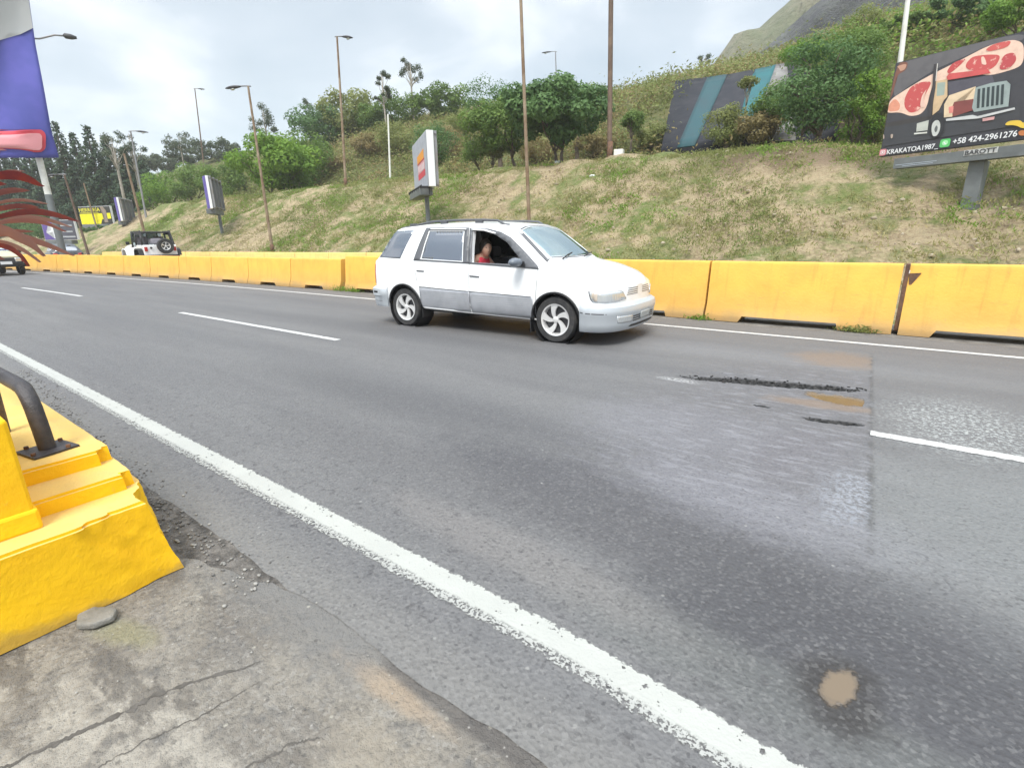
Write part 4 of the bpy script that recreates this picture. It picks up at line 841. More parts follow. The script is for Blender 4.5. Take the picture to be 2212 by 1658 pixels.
def bdecal(x0, x1, y0, y1, rad, name, mat, dd, PP=None):
    P = list(PP or [])
    for cx_, cy_, a0_ in ((x1 - rad, y0 + rad, -90), (x1 - rad, y1 - rad, 0), (x0 + rad, y1 - rad, 90), (x0 + rad, y0 + rad, 180)):
        for k in range(7 if not PP else 0): a_ = math.radians(a0_ + k * 15); P.append((cx_ + rad * math.cos(a_), cy_ + rad * math.sin(a_)))
    pts = list(P); 
    for gx_ in np.arange(x0 + 4, x1 - 2, 9):
        for gy_ in np.arange(y0 + 4, y1 - 2, 9):
            if not PP or gy_ < np.interp(gx_, [p[0] for p in PP[:5]], [p[1] for p in PP[:5]]) - 3: pts.append((gx_, gy_))
    r_ = delaunay_2d_cdt([Vector(p) for p in pts], [(k, (k + 1) % len(P)) for k in range(len(P))], [], 1, 1e-4)
    vs = []
    for v in r_[0]:
        xr = np.interp(v.y, [e_[1] for e_ in edge], [e_[0] for e_ in edge]); vs.append(bpnt((v.x + 230) / (xr + 230), v.y, dd))
    me = bpy.data.meshes.new(name); me.from_pydata(vs, [], [tuple(f_) for f_ in r_[2]]); link(name, me, mat, rt, True)
bdecal(-228, 56, -79, 100, 0, 'grey_band', M['bannergrey'], .06, [(-228, 112), (-100, 104), (0, 87), (45, 74), (71, 61), (62, 0), (57, -79), (-228, -79)])
bdecal(-170, 99, 280, 329, 15, 'red_box', simple('red_print', (.62, .06, .09), .7), .10)
bdecal(-162, 91, 288, 325, 9, 'pink_box', simple('pink_print', (.72, .30, .33), .7), .16)
# ------------------------------------------------------------------ lettering
def text_obj(s_, width, height, mat, parent, loc, name='lettering', bold=.02, flip=False, rot=None):
    cu = bpy.data.curves.new('t', 'FONT'); cu.body = s_; cu.size = 1; cu.offset = bold; cu.extrude = .004
    to = bpy.data.objects.new('t', cu); COL.objects.link(to); dg = bpy.context.evaluated_depsgraph_get(); me = bpy.data.meshes.new_from_object(to.evaluated_get(dg))
    bpy.data.objects.remove(to); co = np.empty(len(me.vertices) * 3); me.vertices.foreach_get('co', co); co = co.reshape(-1, 3)
    mn, mx_ = co.min(0), co.max(0); co = (co - [mn[0], 0, 0]) * [width / (mx_[0] - mn[0]), height / .72, 1]
    v = np.stack([co[:, 0], -co[:, 2], co[:, 1]], 1); me.vertices.foreach_set('co', v.ravel()); me.materials.clear(); me.name = name
    o = link(name, me, mat, parent); o.location = loc; return o
def poly_decal(P, y_, name, mat, parent, th=.003):
    me = bpy.data.meshes.new(name); bm = bmesh.new(); vs = [bm.verts.new((p[0], y_, p[1])) for p in P]; f_ = bm.faces.new(vs); bmesh.ops.triangulate(bm, faces=[f_]); bm.to_mesh(me); bm.free()
    return link(name, me, mat, parent)
FC = {}
def flat(nm, c, r=.55):
    if nm not in FC: FC[nm] = dirty('print_' + nm, c, (.78, .50, .42) if 'meat_red' in nm else tuple(v * .8 for v in c), 7 if 'meat' in nm else 3, r, (.56, .64) if 'meat_red' in nm else (.45, .7), 0)
    return FC[nm]
# --- meat truck billboard
P1 = Vector((-1.034, 20.87, 3.67)); P2 = Vector((2.109, 19.70, 3.67)); ax = (P2 - P1); ax.z = 0; bw0 = ax.length; ax.normalize(); nrm = Vector((ax.y, -ax.x, 0))   # towards the road
ang = math.atan2(ax.y, ax.x); BH = 2.61; BW = 5.2
gb = tz(1.31, 20.0)
bb = thing('billboard', (P1.x, P1.y, P1.z), ang, 'large dark billboard showing a truck loaded with a giant meat cut, at the right edge', 'billboard')
def b8(x, y):                               # picture of the poster -> place on the board
    px, py = 1814.5 + x * .27097, y * .27097; d = Vector(ray(px, py)); o0 = Vector((0, 0, H)); t = (P1 - o0).dot(nrm) / d.dot(nrm); p = o0 + d * t - P1
    return p.dot(ax), p.z
MB().box((BW / 2, .10, BH / 2), (BW, .18, BH)).build('panel', M['dark'], bb)
art = [('backdrop', (.052, .052, .062), [(0.01, 0.01), (BW - .01, .01), (BW - .01, BH - .01), (.01, BH - .01)], True),
 ('upper_backdrop', (.13, .125, .135), [(420, 520), (700, 440), (1467, 240), (1467, 330), (1200, 350), (1000, 450), (760, 550), (500, 720), (420, 790)], 0),
 ('brown_scenery', (.20, .085, .06), [(412, 515), (545, 488), (530, 560), (450, 600), (425, 740), (375, 800), (350, 1000), (330, 1060)], 0),
 ('scenery_mark', (.50, .28, .20), [(450, 530), (535, 505), (520, 555), (480, 570), (470, 545)], 0),
 ('meat_fat', (.82, .58, .47), [(362, 880), (395, 800), (500, 730), (680, 620), (820, 550), (1000, 460), (1180, 365), (1370, 315), (1445, 335), (1466, 372), (1466, 480), (1430, 540), (1200, 605), (1100, 590), (860, 640), (740, 660), (720, 740), (690, 860), (640, 915), (560, 928), (480, 895), (362, 905)], 0),
 ('meat_end', (.70, .30, .20), [(372, 835), (440, 783), (482, 830), (472, 885), (372, 893)], 0),
 ('meat_red', (.52, .085, .085), [(512, 790), (560, 695), (640, 655), (735, 648), (700, 720), (655, 800), (640, 880), (560, 905), (515, 860)], 0),
 ('meat_red', (.50, .07, .075), [(850, 570), (900, 500), (1015, 462), (960, 520), (870, 595)], 0),
 ('meat_red', (.55, .09, .09), [(1010, 500), (1060, 450), (1190, 435), (1285, 440), (1250, 520), (1190, 560), (1050, 568), (1000, 540)], 0),
 ('meat_red', (.58, .11, .10), [(1160, 395), (1230, 350), (1372, 320), (1340, 378), (1180, 415)], 0),
 ('meat_red', (.48, .07, .08), [(1300, 440), (1390, 415), (1412, 480), (1350, 550), (1262, 560)], 0),
 ('marbling', (.80, .55, .46), [(1125, 455), (1150, 450), (1175, 520), (1130, 515)], 0),
 ('marbling', (.80, .55, .46), [(640, 830), (655, 760), (700, 700), (660, 780), (690, 850), (645, 860)], 0),
 ('flatbed', (.05, .045, .045), [(345, 985), (470, 960), (740, 920), (740, 960), (345, 1025)], 0),
 ('undercarriage', (.05, .052, .06), [(340, 1020), (740, 950), (1440, 830), (1440, 1000), (720, 1110), (340, 1170)], 0),
 ('cab_side', (.62, .45, .28), [(765, 650), (858, 630), (858, 770), (830, 800), (790, 880), (738, 920), (745, 800)], 0),
 ('side_window', (.33, .40, .36), [(778, 662), (842, 655), (832, 758), (772, 768)], 0),
 ('windscreen', (.09, .085, .11), [(862, 655), (1215, 600), (1235, 665), (1060, 702), (868, 765)], 0),
 ('cab_roof', (.60, .10, .10), [(850, 615), (872, 588), (1182, 553), (1203, 585), (862, 640)], 0),
 ('bonnet', (.74, .58, .40), [(832, 835), (872, 762), (1085, 690), (1068, 795), (912, 820), (895, 932), (830, 938)], 0),
 ('wing', (.22, .06, .055), [(895, 860), (912, 815), (1065, 790), (1065, 880), (900, 932)], 0),
 ('bonnet_stripe', (.72, .25, .22), [(868, 855), (908, 845), (904, 900), (872, 905)], 0),
 ('front_grille', (.30, .36, .36), [(1055, 860), (1085, 700), (1200, 665), (1330, 645), (1362, 675), (1345, 850), (1070, 895)], 0)]
for k in range(6):
    x_ = 1100 + k * 38; art.append(('grille_bar', (.035, .05, .055), [(x_, 712 - k * 7), (x_ + 22, 708 - k * 7), (x_ + 14, 862 - k * 6), (x_ - 8, 866 - k * 6)], 0))
art += [('exhaust_stack', (.05, .045, .05), [(752, 515), (775, 508), (765, 700), (730, 930), (705, 935), (740, 700)], 0), ('exhaust_shine', (.62, .60, .58), [(778, 508), (785, 508), (772, 640), (764, 650)], 0),
 ('front_bumper', (.55, .56, .57), [(848, 950), (1060, 918), (1100, 928), (1395, 858), (1400, 874), (1108, 946), (850, 966)], 0),
 ('truck_plate', (.60, .33, .33), [(1140, 946), (1237, 930), (1232, 955), (1140, 970)], 0),
 ('fuel_tank', (.50, .52, .48), [(618, 985), (712, 960), (702, 1040), (612, 1052)], 0), ('step_light', (.65, .66, .62), [(595, 1062), (700, 1052), (698, 1064), (595, 1074)], 0),
 ('wheel_arch', (.025, .025, .03), [(718, 1060), (730, 960), (770, 905), (815, 900), (835, 950), (835, 1040), (800, 1090), (745, 1100)], 0),
 ('truck_wheel', (.55, .57, .55), [(733 + 0, 1045), (738, 990), (762, 962), (790, 958), (806, 990), (800, 1045), (776, 1085), (745, 1090)], 0), ('wheel_hub', (.12, .13, .13), [(755, 1035), (770, 1000), (785, 1010), (780, 1045), (765, 1060)], 0),
 ('flame', (.72, .50, .06), [(1312, 1002), (1345, 966), (1440, 958), (1466, 985), (1500, 960), (1540, 1000), (1466, 1030), (1400, 998)], 0), ('flame', (.50, .17, .05), [(1425, 1050), (1466, 1035), (1500, 1060), (1466, 1085), (1430, 1080)], 0),
 ('reflection', (.45, .36, .30), [(345, 1075), (358, 1073), (360, 1108), (350, 1110)], 0), ('reflection', (.45, .36, .30), [(408, 1072), (430, 1070), (425, 1100), (412, 1108)], 0)]
pz = 0
for nm, c_, P, raw in art:
    PP = P if raw else [b8(*p) for p in P]; PP = [(min(BW - .01, max(.01, a_)), min(BH - .01, max(.01, b_))) for a_, b_ in PP]
    if not raw and not any(w_ in nm for w_ in ('bonnet', 'wing', 'cab', 'windscreen', 'grille', 'under', 'flatbed', 'arch', 'bar', 'plate', 'stack', 'shine', 'bumper', 'window', 'tank', 'step')):
        for _ in range(2): PP = [tuple(np.array(PP[i]) * f_ + np.array(PP[(i + 1) % len(PP)]) * (1 - f_)) for i in range(len(PP)) for f_ in (.78, .22)]
    pz += 1; poly_decal(PP, .008 - .0013 * pz - .002, nm, flat(nm + str(int(c_[0] * 1e3)), c_), bb)
yl = .008 - .0013 * pz - .008
u0, v0 = b8(378, 1232); u1, _ = b8(790, 1168); text_obj('KRAKATOA1987_', u1 - u0, .135, M['white'], bb, (u0, yl, v0), bold=.012)
u0, v0 = b8(902, 1152); u1, _ = b8(1418, 1072); text_obj('+58 424-2961276', u1 - u0, .15, M['white'], bb, (u0, yl, v0), bold=.012)
def rrect(cx_, cz_, w_, h_, r_):
    P = []
    for sx, sz, a0_ in ((1, 1, 0), (-1, 1, 90), (-1, -1, 180), (1, -1, 270)):
        for k in range(5): a_ = math.radians(a0_ + k * 22.5); P.append((cx_ + sx * (w_ / 2 - r_) + r_ * math.cos(a_), cz_ + sz * (h_ / 2 - r_) + r_ * math.sin(a_)))
    return P
def circ(cx_, cz_, r_, n=20): return [(cx_ + r_ * math.cos(k * 2 * math.pi / n), cz_ + r_ * math.sin(k * 2 * math.pi / n)) for k in range(n)]
cu_, cv_ = b8(348, 1216); poly_decal(rrect(cu_, cv_, .19, .19, .05), yl, 'camera_icon', flat('pinkicon', (.62, .22, .25)), bb)
poly_decal(rrect(cu_, cv_, .12, .12, .035), yl - .003, 'icon_ring', M['white'], bb); poly_decal(rrect(cu_, cv_, .09, .09, .03), yl - .006, 'icon_inner', flat('pinkicon', (.62, .22, .25)), bb); poly_decal(circ(cu_, cv_, .025), yl - .009, 'icon_dot', M['white'], bb)
cu_, cv_ = b8(843, 1142); poly_decal(rrect(cu_, cv_, .24, .22, .05), yl, 'phone_icon', flat('greenicon', (.10, .50, .14)), bb)
poly_decal(circ(cu_, cv_ + .005, .07), yl - .003, 'icon_bubble', flat('paleg', (.35, .72, .38)), bb); poly_decal([(cu_ - .035, cv_ + .03), (cu_ - .02, cv_ + .04), (cu_ - .005, cv_ + .012), (cu_ + .015, cv_ - .008), (cu_ + .04, cv_ - .02), (cu_ + .03, cv_ - .037), (cu_ + .005, cv_ - .03), (cu_ - .03, cv_)], yl - .006, 'handset', M['white'], bb)
_, vt = b8(700, 1265 - 0); fz0 = b8(460, 1350)[1]; fz1 = b8(460, 1272)[1]; fu = b8(460, 1300)[0]
MB().box(((fu + BW) / 2 + .05, -.22, (fz0 + fz1) / 2), (BW - fu + .1, .10, fz1 - fz0)).box(((fu + BW) / 2, -.02, fz0 + .02), (BW - fu, .32, .03)).build('fascia', M['steelgrey'], bb, bevel=.006)
u0, v0 = b8(1012, 1255); u1, _ = b8(1278, 1240); v1 = b8(1012, 1212)[1]
MB().box(((u0 + u1) / 2, -.278, (v0 + v1) / 2 + .015), (u1 - u0, .006, .145)).build('name_plate', flat('plategrey', (.50, .51, .51)), bb)
text_obj('BAROTT', (u1 - u0) * .92, .115, M['dark'], bb, (u0 + .025, -.288, (v0 + v1) / 2 - .038), bold=.015)
u0, v0 = b8(472, 1330); u1, _ = b8(800, 1290)
for k in range(2): MB().box(((u0 + u1) / 2 + k * .05, -.276, v0 + .02 - k * .045 + .01), ((u1 - u0) * (1 - .25 * k), .004, .014)).build('small_print', flat('smallp', (.42, .48, .55)), bb)
pb_ = Vector((1.31, 20.0, 0)) - Vector((P1.x, P1.y, 0)); pu = pb_.dot(ax)
MB().box((pu, .12, (gb - P1.z - .6 + fz0) / 2), (.36, .36, fz0 - (gb - P1.z - .6))).build('post', M['steelgrey'], bb, bevel=.01)
# --- generic roadside boards
def board(Pa, Pb, h, label, face, th=.25, postu=.5, gdrop=None, back=None, rev=False):
    Pa, Pb = Vector(Pa), Vector(Pb); a_ = Pb - Pa; L = Vector((a_.x, a_.y, 0)).length
    rt = thing('billboard', Pa, math.atan2(a_.y, a_.x), label, 'billboard'); z0 = 0
    MB().box((L / 2, th / 2 + .01, h / 2), (L, th, h)).build('panel', M['white'], rt, bevel=.01)
    poly_decal([(.03, .03), (L - .03, .03), (L - .03, h - .03), (.03, h - .03)], -.004, 'poster', face, rt)
    if back:
        f = MB().box((L / 2, th + .03, h / 2), (L - .1, .03, h - .1))
        f.build('back_sheet', M['steelgrey'], rt)
        f = MB()
        for k in range(4): f.box((.1 + (L - .2) * k / 3, th + .10, h / 2), (.07, .12, h))
        f.box((L / 2, th + .10, .1), (L, .08, .07)).box((L / 2, th + .10, h - .1), (L, .08, .07)); f.build('back_frame', M['greypole'], rt)
    pp = Pa + a_ * postu; g = tz(pp.x, pp.y)
    MB().box((L / 2, -.05, -.17), (L * .8, .55, .30)).build('fascia', M['steelgrey'], rt, bevel=.01)
    MB().tube([(L * postu, .15, g - Pa.z - .3), (L * postu, .15, 0)], .10, 12).build('post', M['steelgrey'], rt, smooth=True, auto=40)
    return rt, L
pf = flat('greyposter', (.40, .42, .47))
bz_ = 3.57; Pa = Vector((-20.09, 18.75, bz_)); Pb = Vector((-16.70, 16.42, bz_))
rt, L = board(Pa, Pb, 2.2, 'grey billboard with an orange and red block of print, standing behind the van', pf, th=.3, postu=.62, back=True)
poly_decal([(L * .34, 1.18), (L * .80, 1.25), (L * .80, 1.62), (L * .34, 1.50)], -.008, 'orange_print', flat('orange', (.80, .33, .04)), rt)
poly_decal([(L * .34, 1.12), (L * .82, 1.17), (L * .82, 1.24), (L * .34, 1.18)], -.008, 'dark_red_print', flat('dred', (.50, .05, .05)), rt)
poly_decal([(L * .36, .74), (L * .82, .80), (L * .82, 1.15), (L * .36, 1.10)], -.008, 'pale_red_print', flat('pred', (.72, .32, .33)), rt)
poly_decal([(L * .36, .46), (L * .84, .52), (L * .84, .78), (L * .36, .72)], -.008, 'red_print', flat('redp', (.60, .06, .08)), rt)
for k in range(5): poly_decal([(L * (.40 + k * .085), .80), (L * (.44 + k * .085), .81), (L * (.44 + k * .085), 1.08), (L * (.40 + k * .085), 1.06)], -.012, 'white_print', M['white'], rt)
tr_ = MB()
for k in range(7): tr_.box((.25 + k * (L - .5) / 6, -.12, -.02), (.04, .45, .10)); tr_.box((.25 + k * (L - .5) / 6, .05, -.16), (.04, .04, .3))
tr_.box((L / 2, -.32, .03), (L, .04, .04)); tr_.build('catwalk', M['black'], rt)
purple = flat('violet', (.11, .075, .36))
def endboard(pxn, yn, Dn, pxf, yf, Df, ytn, label):
    N = far(pxn, yn, Dn); F = far(pxf, yf, Df); F.z = N.z; hh = zat(pxn - 8, ytn, N.x, N.y) - N.z
    # face looks to -X (left); wedge: two leaves of a V
    rt, L = board(F, N, hh, label, purple, th=.16, postu=.5, back=True)
    rt['label'] = label
    o = MB().add([(L, .01, 0), (L - .7, -.30, 0), (L, .01, hh), (L - .7, -.30, hh)], [(0, 1, 3, 2)]).build('side_leaf', purple, rt); so_ = o.modifiers.new('s', 'SOLIDIFY'); so_.thickness = .04
    return rt
endboard(454, 450, 40, 478, 460, 43.2, 379, 'end-on billboard with a violet face and white edge, below the green shrub line')
endboard(261, 477, 58, 289, 490, 61.5, 426, 'billboard seen end-on with a violet face, right beside the yellow lettered billboard')
Pa = far(177, 486, 70); Pb = far(245, 482, 67); Pb.z = Pa.z; hh = zat(172, 447, Pa.x, Pa.y) - Pa.z
rt, L = board(Pa, Pb, hh, 'yellow and black billboard with large capital lettering in front of the dark conifers', flat('blackposter', (.035, .035, .03)), th=.2)
poly_decal([(.05, .06), (L * .62, .06), (L * .68, .50), (L * .97, .55), (L * .97, hh * .62), (.05, hh * .60)], -.010, 'yellow_print', flat('yel', (.80, .72, .01)), rt)
text_obj('HERRERÍA', L * .66, hh * .20, flat('yel2', (.72, .66, .06)), rt, (L * .02, -.014, hh * .72), bold=.012)
MB().box((L * .32, -.014, hh * .655), (L * .58, .004, hh * .03)).build('small_print', flat('yel2', (.72, .66, .06)), rt)
poly_decal([(L * .70, hh * .98), (L * .78, hh * .99), (L * .86, hh * .75), (L * .84, hh * .4), (L * .86, hh * .12), (L * .74, hh * .1), (L * .77, hh * .45), (L * .70, hh * .7)], -.018, 'figure_print', flat('fig', (.28, .22, .17)), rt)
Pa = far(98, 519, 56); Pb = far(168, 515, 54); Pb.z = Pa.z; hh = zat(90, 476, Pa.x, Pa.y) - Pa.z
rt, L = board(Pa, Pb, hh, 'dark violet and grey billboard with a white swirl, half behind the red leaved plant', flat('greyp2', (.085, .085, .105)), th=.2)
poly_decal([(.04, .04), (L * .42, .04), (L * .45, hh - .04), (.04, hh - .04)], -.010, 'violet_print', flat('vio2', (.13, .09, .30)), rt)
poly_decal([(L * .12, hh * .78), (L * .22, hh * .84), (L * .34, hh * .70), (L * .40, hh * .4), (L * .40, hh * .08), (L * .31, hh * .08), (L * .31, hh * .42), (L * .10, hh * .38), (L * .12, hh * .5), (L * .28, hh * .52), (L * .24, hh * .70)], -.015, 'white_swirl', M['white'], rt)
for a_, b_, c_ in ((.55, .92, .72), (.60, .90, .42), (.55, .95, .16)): MB().box((L * (a_ + b_) / 2, -.013, hh * c_), (L * (b_ - a_), .004, hh * .07)).build('grey_print', flat('gp', (.40, .42, .43)), rt)
# ------------------------------------------------------------------ roadside bits
X, Y, _ = at(1337, 335, 25.2); g = tz(X, Y)
tag(MB().box((X, Y, g + .2), (.45, .35, .65), .2).build('utility_box', M['whitepole'], bevel=.02), 'small whitish utility box on the crest beside the dark rusted pole', 'utility box')
for (px, Yp, sz_, mt, lb, nm) in ((726, 15.6, .22, 'black', 'black rubbish bag lying at the foot of the grass bank', 'rubbish_bag'), (743, 15.5, .1, 'white', 'pale scrap of litter right of the black rubbish bag', 'litter'), (758, 15.5, .09, 'white', 'second pale scrap of litter nearer the white van', 'litter'), (1276, 22.2, .12, 'white', 'white scrap of litter high on the bank under the big forked tree', 'litter')):
    X, Y, _ = at(px, 500, Yp); g = tz(X, Y); b_ = MB().ball((X, Y, g + sz_ * .5), (sz_ * 1.3, sz_, sz_ * .55), 8); o = b_.build(nm, M[mt], smooth=True); tag(o, lb, 'litter' if nm == 'litter' else 'rubbish bag')
mb = MB()
for k in range(900):
    X = rng.uniform(-40, 14); Yp = rng.uniform(15.3, 24.5); r_ = rng.uniform(.02, .07); g = terr(X, Yp); mb.ball((X, Yp + sh(X), g + .03), (r_ * rng.uniform(.8, 1.6), r_, r_ * .7), 6)
tag(mb.build('bank_stones', dirty('pale_bank_stone', (.48, .42, .32), (.30, .24, .17), 3, .9, (.4, .6), .2)), 'pale loose stones and clods scattered over the grass bank', 'stones', kind='stuff')
def weed(X, Y, s_, n, label, mat='bright'):
    c_ = rng.normal(size=(n, 3)) * np.array([s_, s_ * .35, s_ * .28]); c_[:, 2] = abs(c_[:, 2]); c_ += [X, Y, .01]
    o = link('weed', leaf_mesh('weed', c_, .05, rng.random(n), 0, .4, 1.0), LM[mat]); tag(o, label, 'weed', 'weeds at the foot of the barriers')
weed(-2.6, 8.82, .10, 160, 'small green weed at the thin dark joint between two yellow barriers'); weed(-12.75, 8.78, .24, 300, 'patch of green weeds at the end of the low barriers, left of the van'); weed(-.35, 8.83, .12, 420, 'thin weeds under the barrier left of the rusty joint', 'olive')
weed(-12.2, 8.84, .16, 300, 'sparse weeds under the tall barrier next to the weed patch')
X, Y, _ = at(1698, 111, 37); X2, Y2, _ = at(1753, 103, 37); z1, z2 = zat(1698, 112, X, Y), zat(1753, 104, X2, Y2)
rt = thing('guard_rail', (X, Y, z1 - 1), 0, 'short green rail on a post high on the hillside above the teal panel', 'rail'); V = Vector((X2 - X, Y2 - Y, z2 - z1))
MB().tube([(0, 0, 1), V + Vector((0, 0, 1))], .07, 8).build('rail', flat('railgreen', (.22, .42, .20)), rt); MB().tube([V * .62 + Vector((0, 0, -.6)), V * .62 + Vector((0, 0, 1))], .06, 8).build('post', M['greypole'], rt)
# red leaved plant beside the camera
q = NT('red_leaf'); t_ = q.attr('tint'); q.col(q.mix(t_, q.mix(q.rng(q.noise(12, 3), .4, .6), (.30, .045, .03), (.20, .03, .035)), (.42, .24, .20))).rough(.45); M['redleaf'] = q.m
rt = thing('red_leaved_plant', far(-120, 560, 3.5), 0, 'red leaved plant reaching in from the left edge in front of the barriers', 'plant'); rt.location.z = 0; o_ = rt.location.copy()
MB().tube([(0, 0, 0), (.02, .02, .8), (0, 0, 1.5)], [.03, .025, .015], 8).build('stem', M['bark'], rt, smooth=True)
for k, (pts, wd, ti) in enumerate([([(-95, 440), (-20, 385), (40, 380), (92, 402)], .075, .0), ([(-95, 450), (-30, 425), (20, 412), (60, 412)], .06, .35), ([(-95, 500), (0, 468), (60, 457), (112, 462), (168, 478)], .06, .1), ([(-95, 510), (0, 480), (50, 470), (100, 474), (152, 490)], .045, .9),
        ([(-95, 505), (-10, 492), (40, 512), (72, 530), (94, 553)], .07, .75), ([(-90, 520), (10, 505), (60, 515), (110, 532), (158, 552)], .05, .7), ([(-95, 540), (-20, 510), (20, 500), (70, 500)], .045, .5), ([(-95, 500), (-60, 430), (-20, 400), (10, 398)], .07, .0), ([(-95, 520), (-60, 530), (-20, 548), (6, 560)], .05, .4), ([(-95, 480), (-20, 455), (40, 445), (80, 448)], .05, .2), ([(-90, 470), (-10, 440), (45, 432), (100, 440)], .03, .8), ([(-90, 515), (0, 522), (50, 540), (85, 566)], .035, .9), ([(-90, 500), (20, 478), (90, 480), (140, 500)], .035, .5), ([(-95, 460), (-30, 395), (10, 372), (50, 370)], .035, .6), ([(-95, 530), (0, 530), (40, 548), (60, 575)], .04, .1)]):
    D0 = 3.3 + .12 * (k % 4); P = [far(x_, y_, D0 + .05 * i) - o_ for i, (x_, y_) in enumerate(pts)]; vs = []; N = 14
    for i in range(N + 1):
        t = i / N; s_ = t * (len(P) - 1); j = min(int(s_), len(P) - 2); f = s_ - j
        p0, p1, p2, p3 = P[max(j - 1, 0)], P[j], P[j + 1], P[min(j + 2, len(P) - 1)]
        p = .5 * ((2 * p1) + (p2 - p0) * f + (2 * p0 - 5 * p1 + 4 * p2 - p3) * f * f + (3 * p1 - p0 - 3 * p2 + p3) * f ** 3)
        w_ = wd * .30 * math.sin(math.pi * min(1, (t * .9 + .08))) ** .8 + .001; up_ = Vector((.25, .45, .85)).normalized()
        vs += [p + up_ * w_, p + Vector((0, .01, -.0)) * 1, p - up_ * w_]
    me = bpy.data.meshes.new('leaf'); me.from_pydata(vs, [], [(i * 3 + a_, i * 3 + a_ + 1, i * 3 + a_ + 4, i * 3 + a_ + 3) for i in range(N) for a_ in (0, 1)])
    tt = me.attributes.new('tint', 'FLOAT', 'FACE'); tt.data.foreach_set('value', [ti] * len(me.polygons)); link('leaf', me, M['redleaf'], rt, True)
# ------------------------------------------------------------------ vehicles
def half(st):
    w_, zb, zbl, wr, zt = st; zm = min(.62, zb + (zbl - zb) * .5); e_ = min(.09, (zt - zbl) * .5)
    return [(0, zb), (w_ * .86, zb), (w_ * .955, zb + .04), (w_ * .985, zb + .14 if zb + .14 < zm else (zb + .04 + zm) / 2), (w_, zm), (w_ * .995, zm + (zbl - zm) * .6), (w_ * .968, zbl),
            (w_ * .968 + (wr - w_ * .968) * .5 + .012, zbl + (zt - e_ - zbl) * .5), (wr, zt - e_), (wr - .055, zt - e_ * .35), (wr * .6, zt - .006), (0, zt)]
def loft(stations, name, du=.05, dw=0, db=0, dt=0, smooth=True):
    us = [s[0] for s in stations]; A = np.array([s[1:] for s in stations]); U = []
    for a_, b_ in zip(us, us[1:]):
        n = max(1, int(math.ceil((b_ - a_) / du))); U += [a_ + (b_ - a_) * i / n for i in range(n)]
    U.append(us[-1]); rings = []; V = []
    # catmull-rom per parameter (monotone enough), to keep the surfaces fair
    def ev(u):
        i = max(0, min(len(us) - 2, int(np.searchsorted(us, u, 'right')) - 1)); h_ = us[i + 1] - us[i]; t = (u - us[i]) / h_
        def sl(j, k):
            if j == 0: return (A[1, k] - A[0, k]) / (us[1] - us[0])
            if j == len(us) - 1: return (A[-1, k] - A[-2, k]) / (us[-1] - us[-2])
            d0 = (A[j, k] - A[j - 1, k]) / (us[j] - us[j - 1]); d1 = (A[j + 1, k] - A[j, k]) / (us[j + 1] - us[j])
            return 0 if d0 * d1 <= 0 else 2 * d0 * d1 / (d0 + d1)
        r_ = []
        for k in range(A.shape[1]):
            m0, m1 = sl(i, k) * h_, sl(i + 1, k) * h_; r_.append((2 * t**3 - 3 * t * t + 1) * A[i, k] + (t**3 - 2 * t * t + t) * m0 + (-2 * t**3 + 3 * t * t) * A[i + 1, k] + (t**3 - t * t) * m1)
        return r_
    for u in U:
        s_ = ev(u); s_ = [max(.05, s_[0] - dw), s_[1] + db if not dt else db, s_[2], max(.04, s_[3] - dw), s_[4] - dt]
        if dt: s_[2] = max(s_[2], s_[1] + .08); s_[4] = max(s_[4], s_[2] + .03)
        h_ = half(s_); ring = [(-y_, z_) for y_, z_ in h_[:-1]][::-1] + []; 
        full = h_ + [(-y_, z_) for y_, z_ in h_[1:-1]][::-1]
        rings.append([(u, y_, z_) for y_, z_ in full])
    n = len(rings[0]); V = [p for r_ in rings for p in r_]
    F = [(i * n + k, i * n + (k + 1) % n, (i + 1) * n + (k + 1) % n, (i + 1) * n + k) for i in range(len(rings) - 1) for k in range(n)]
    F += [tuple(range(n)), tuple(range((len(rings) - 1) * n + n - 1, (len(rings) - 1) * n - 1, -1))]
    me = MB().add(V, F).mesh(name); return me
def boolean(me, cutters):
    o = bpy.data.objects.new('tmp', me); COL.objects.link(o); tmp = [o]
    for c_ in cutters:
        q_ = bpy.data.objects.new('cut', c_); COL.objects.link(q_); tmp.append(q_); md = o.modifiers.new('b', 'BOOLEAN'); md.operation = 'DIFFERENCE'; md.object = q_; md.solver = 'EXACT'
    dg = bpy.context.evaluated_depsgraph_get(); r_ = bpy.data.meshes.new_from_object(o.evaluated_get(dg))
    for t in tmp: bpy.data.objects.remove(t)
    return r_
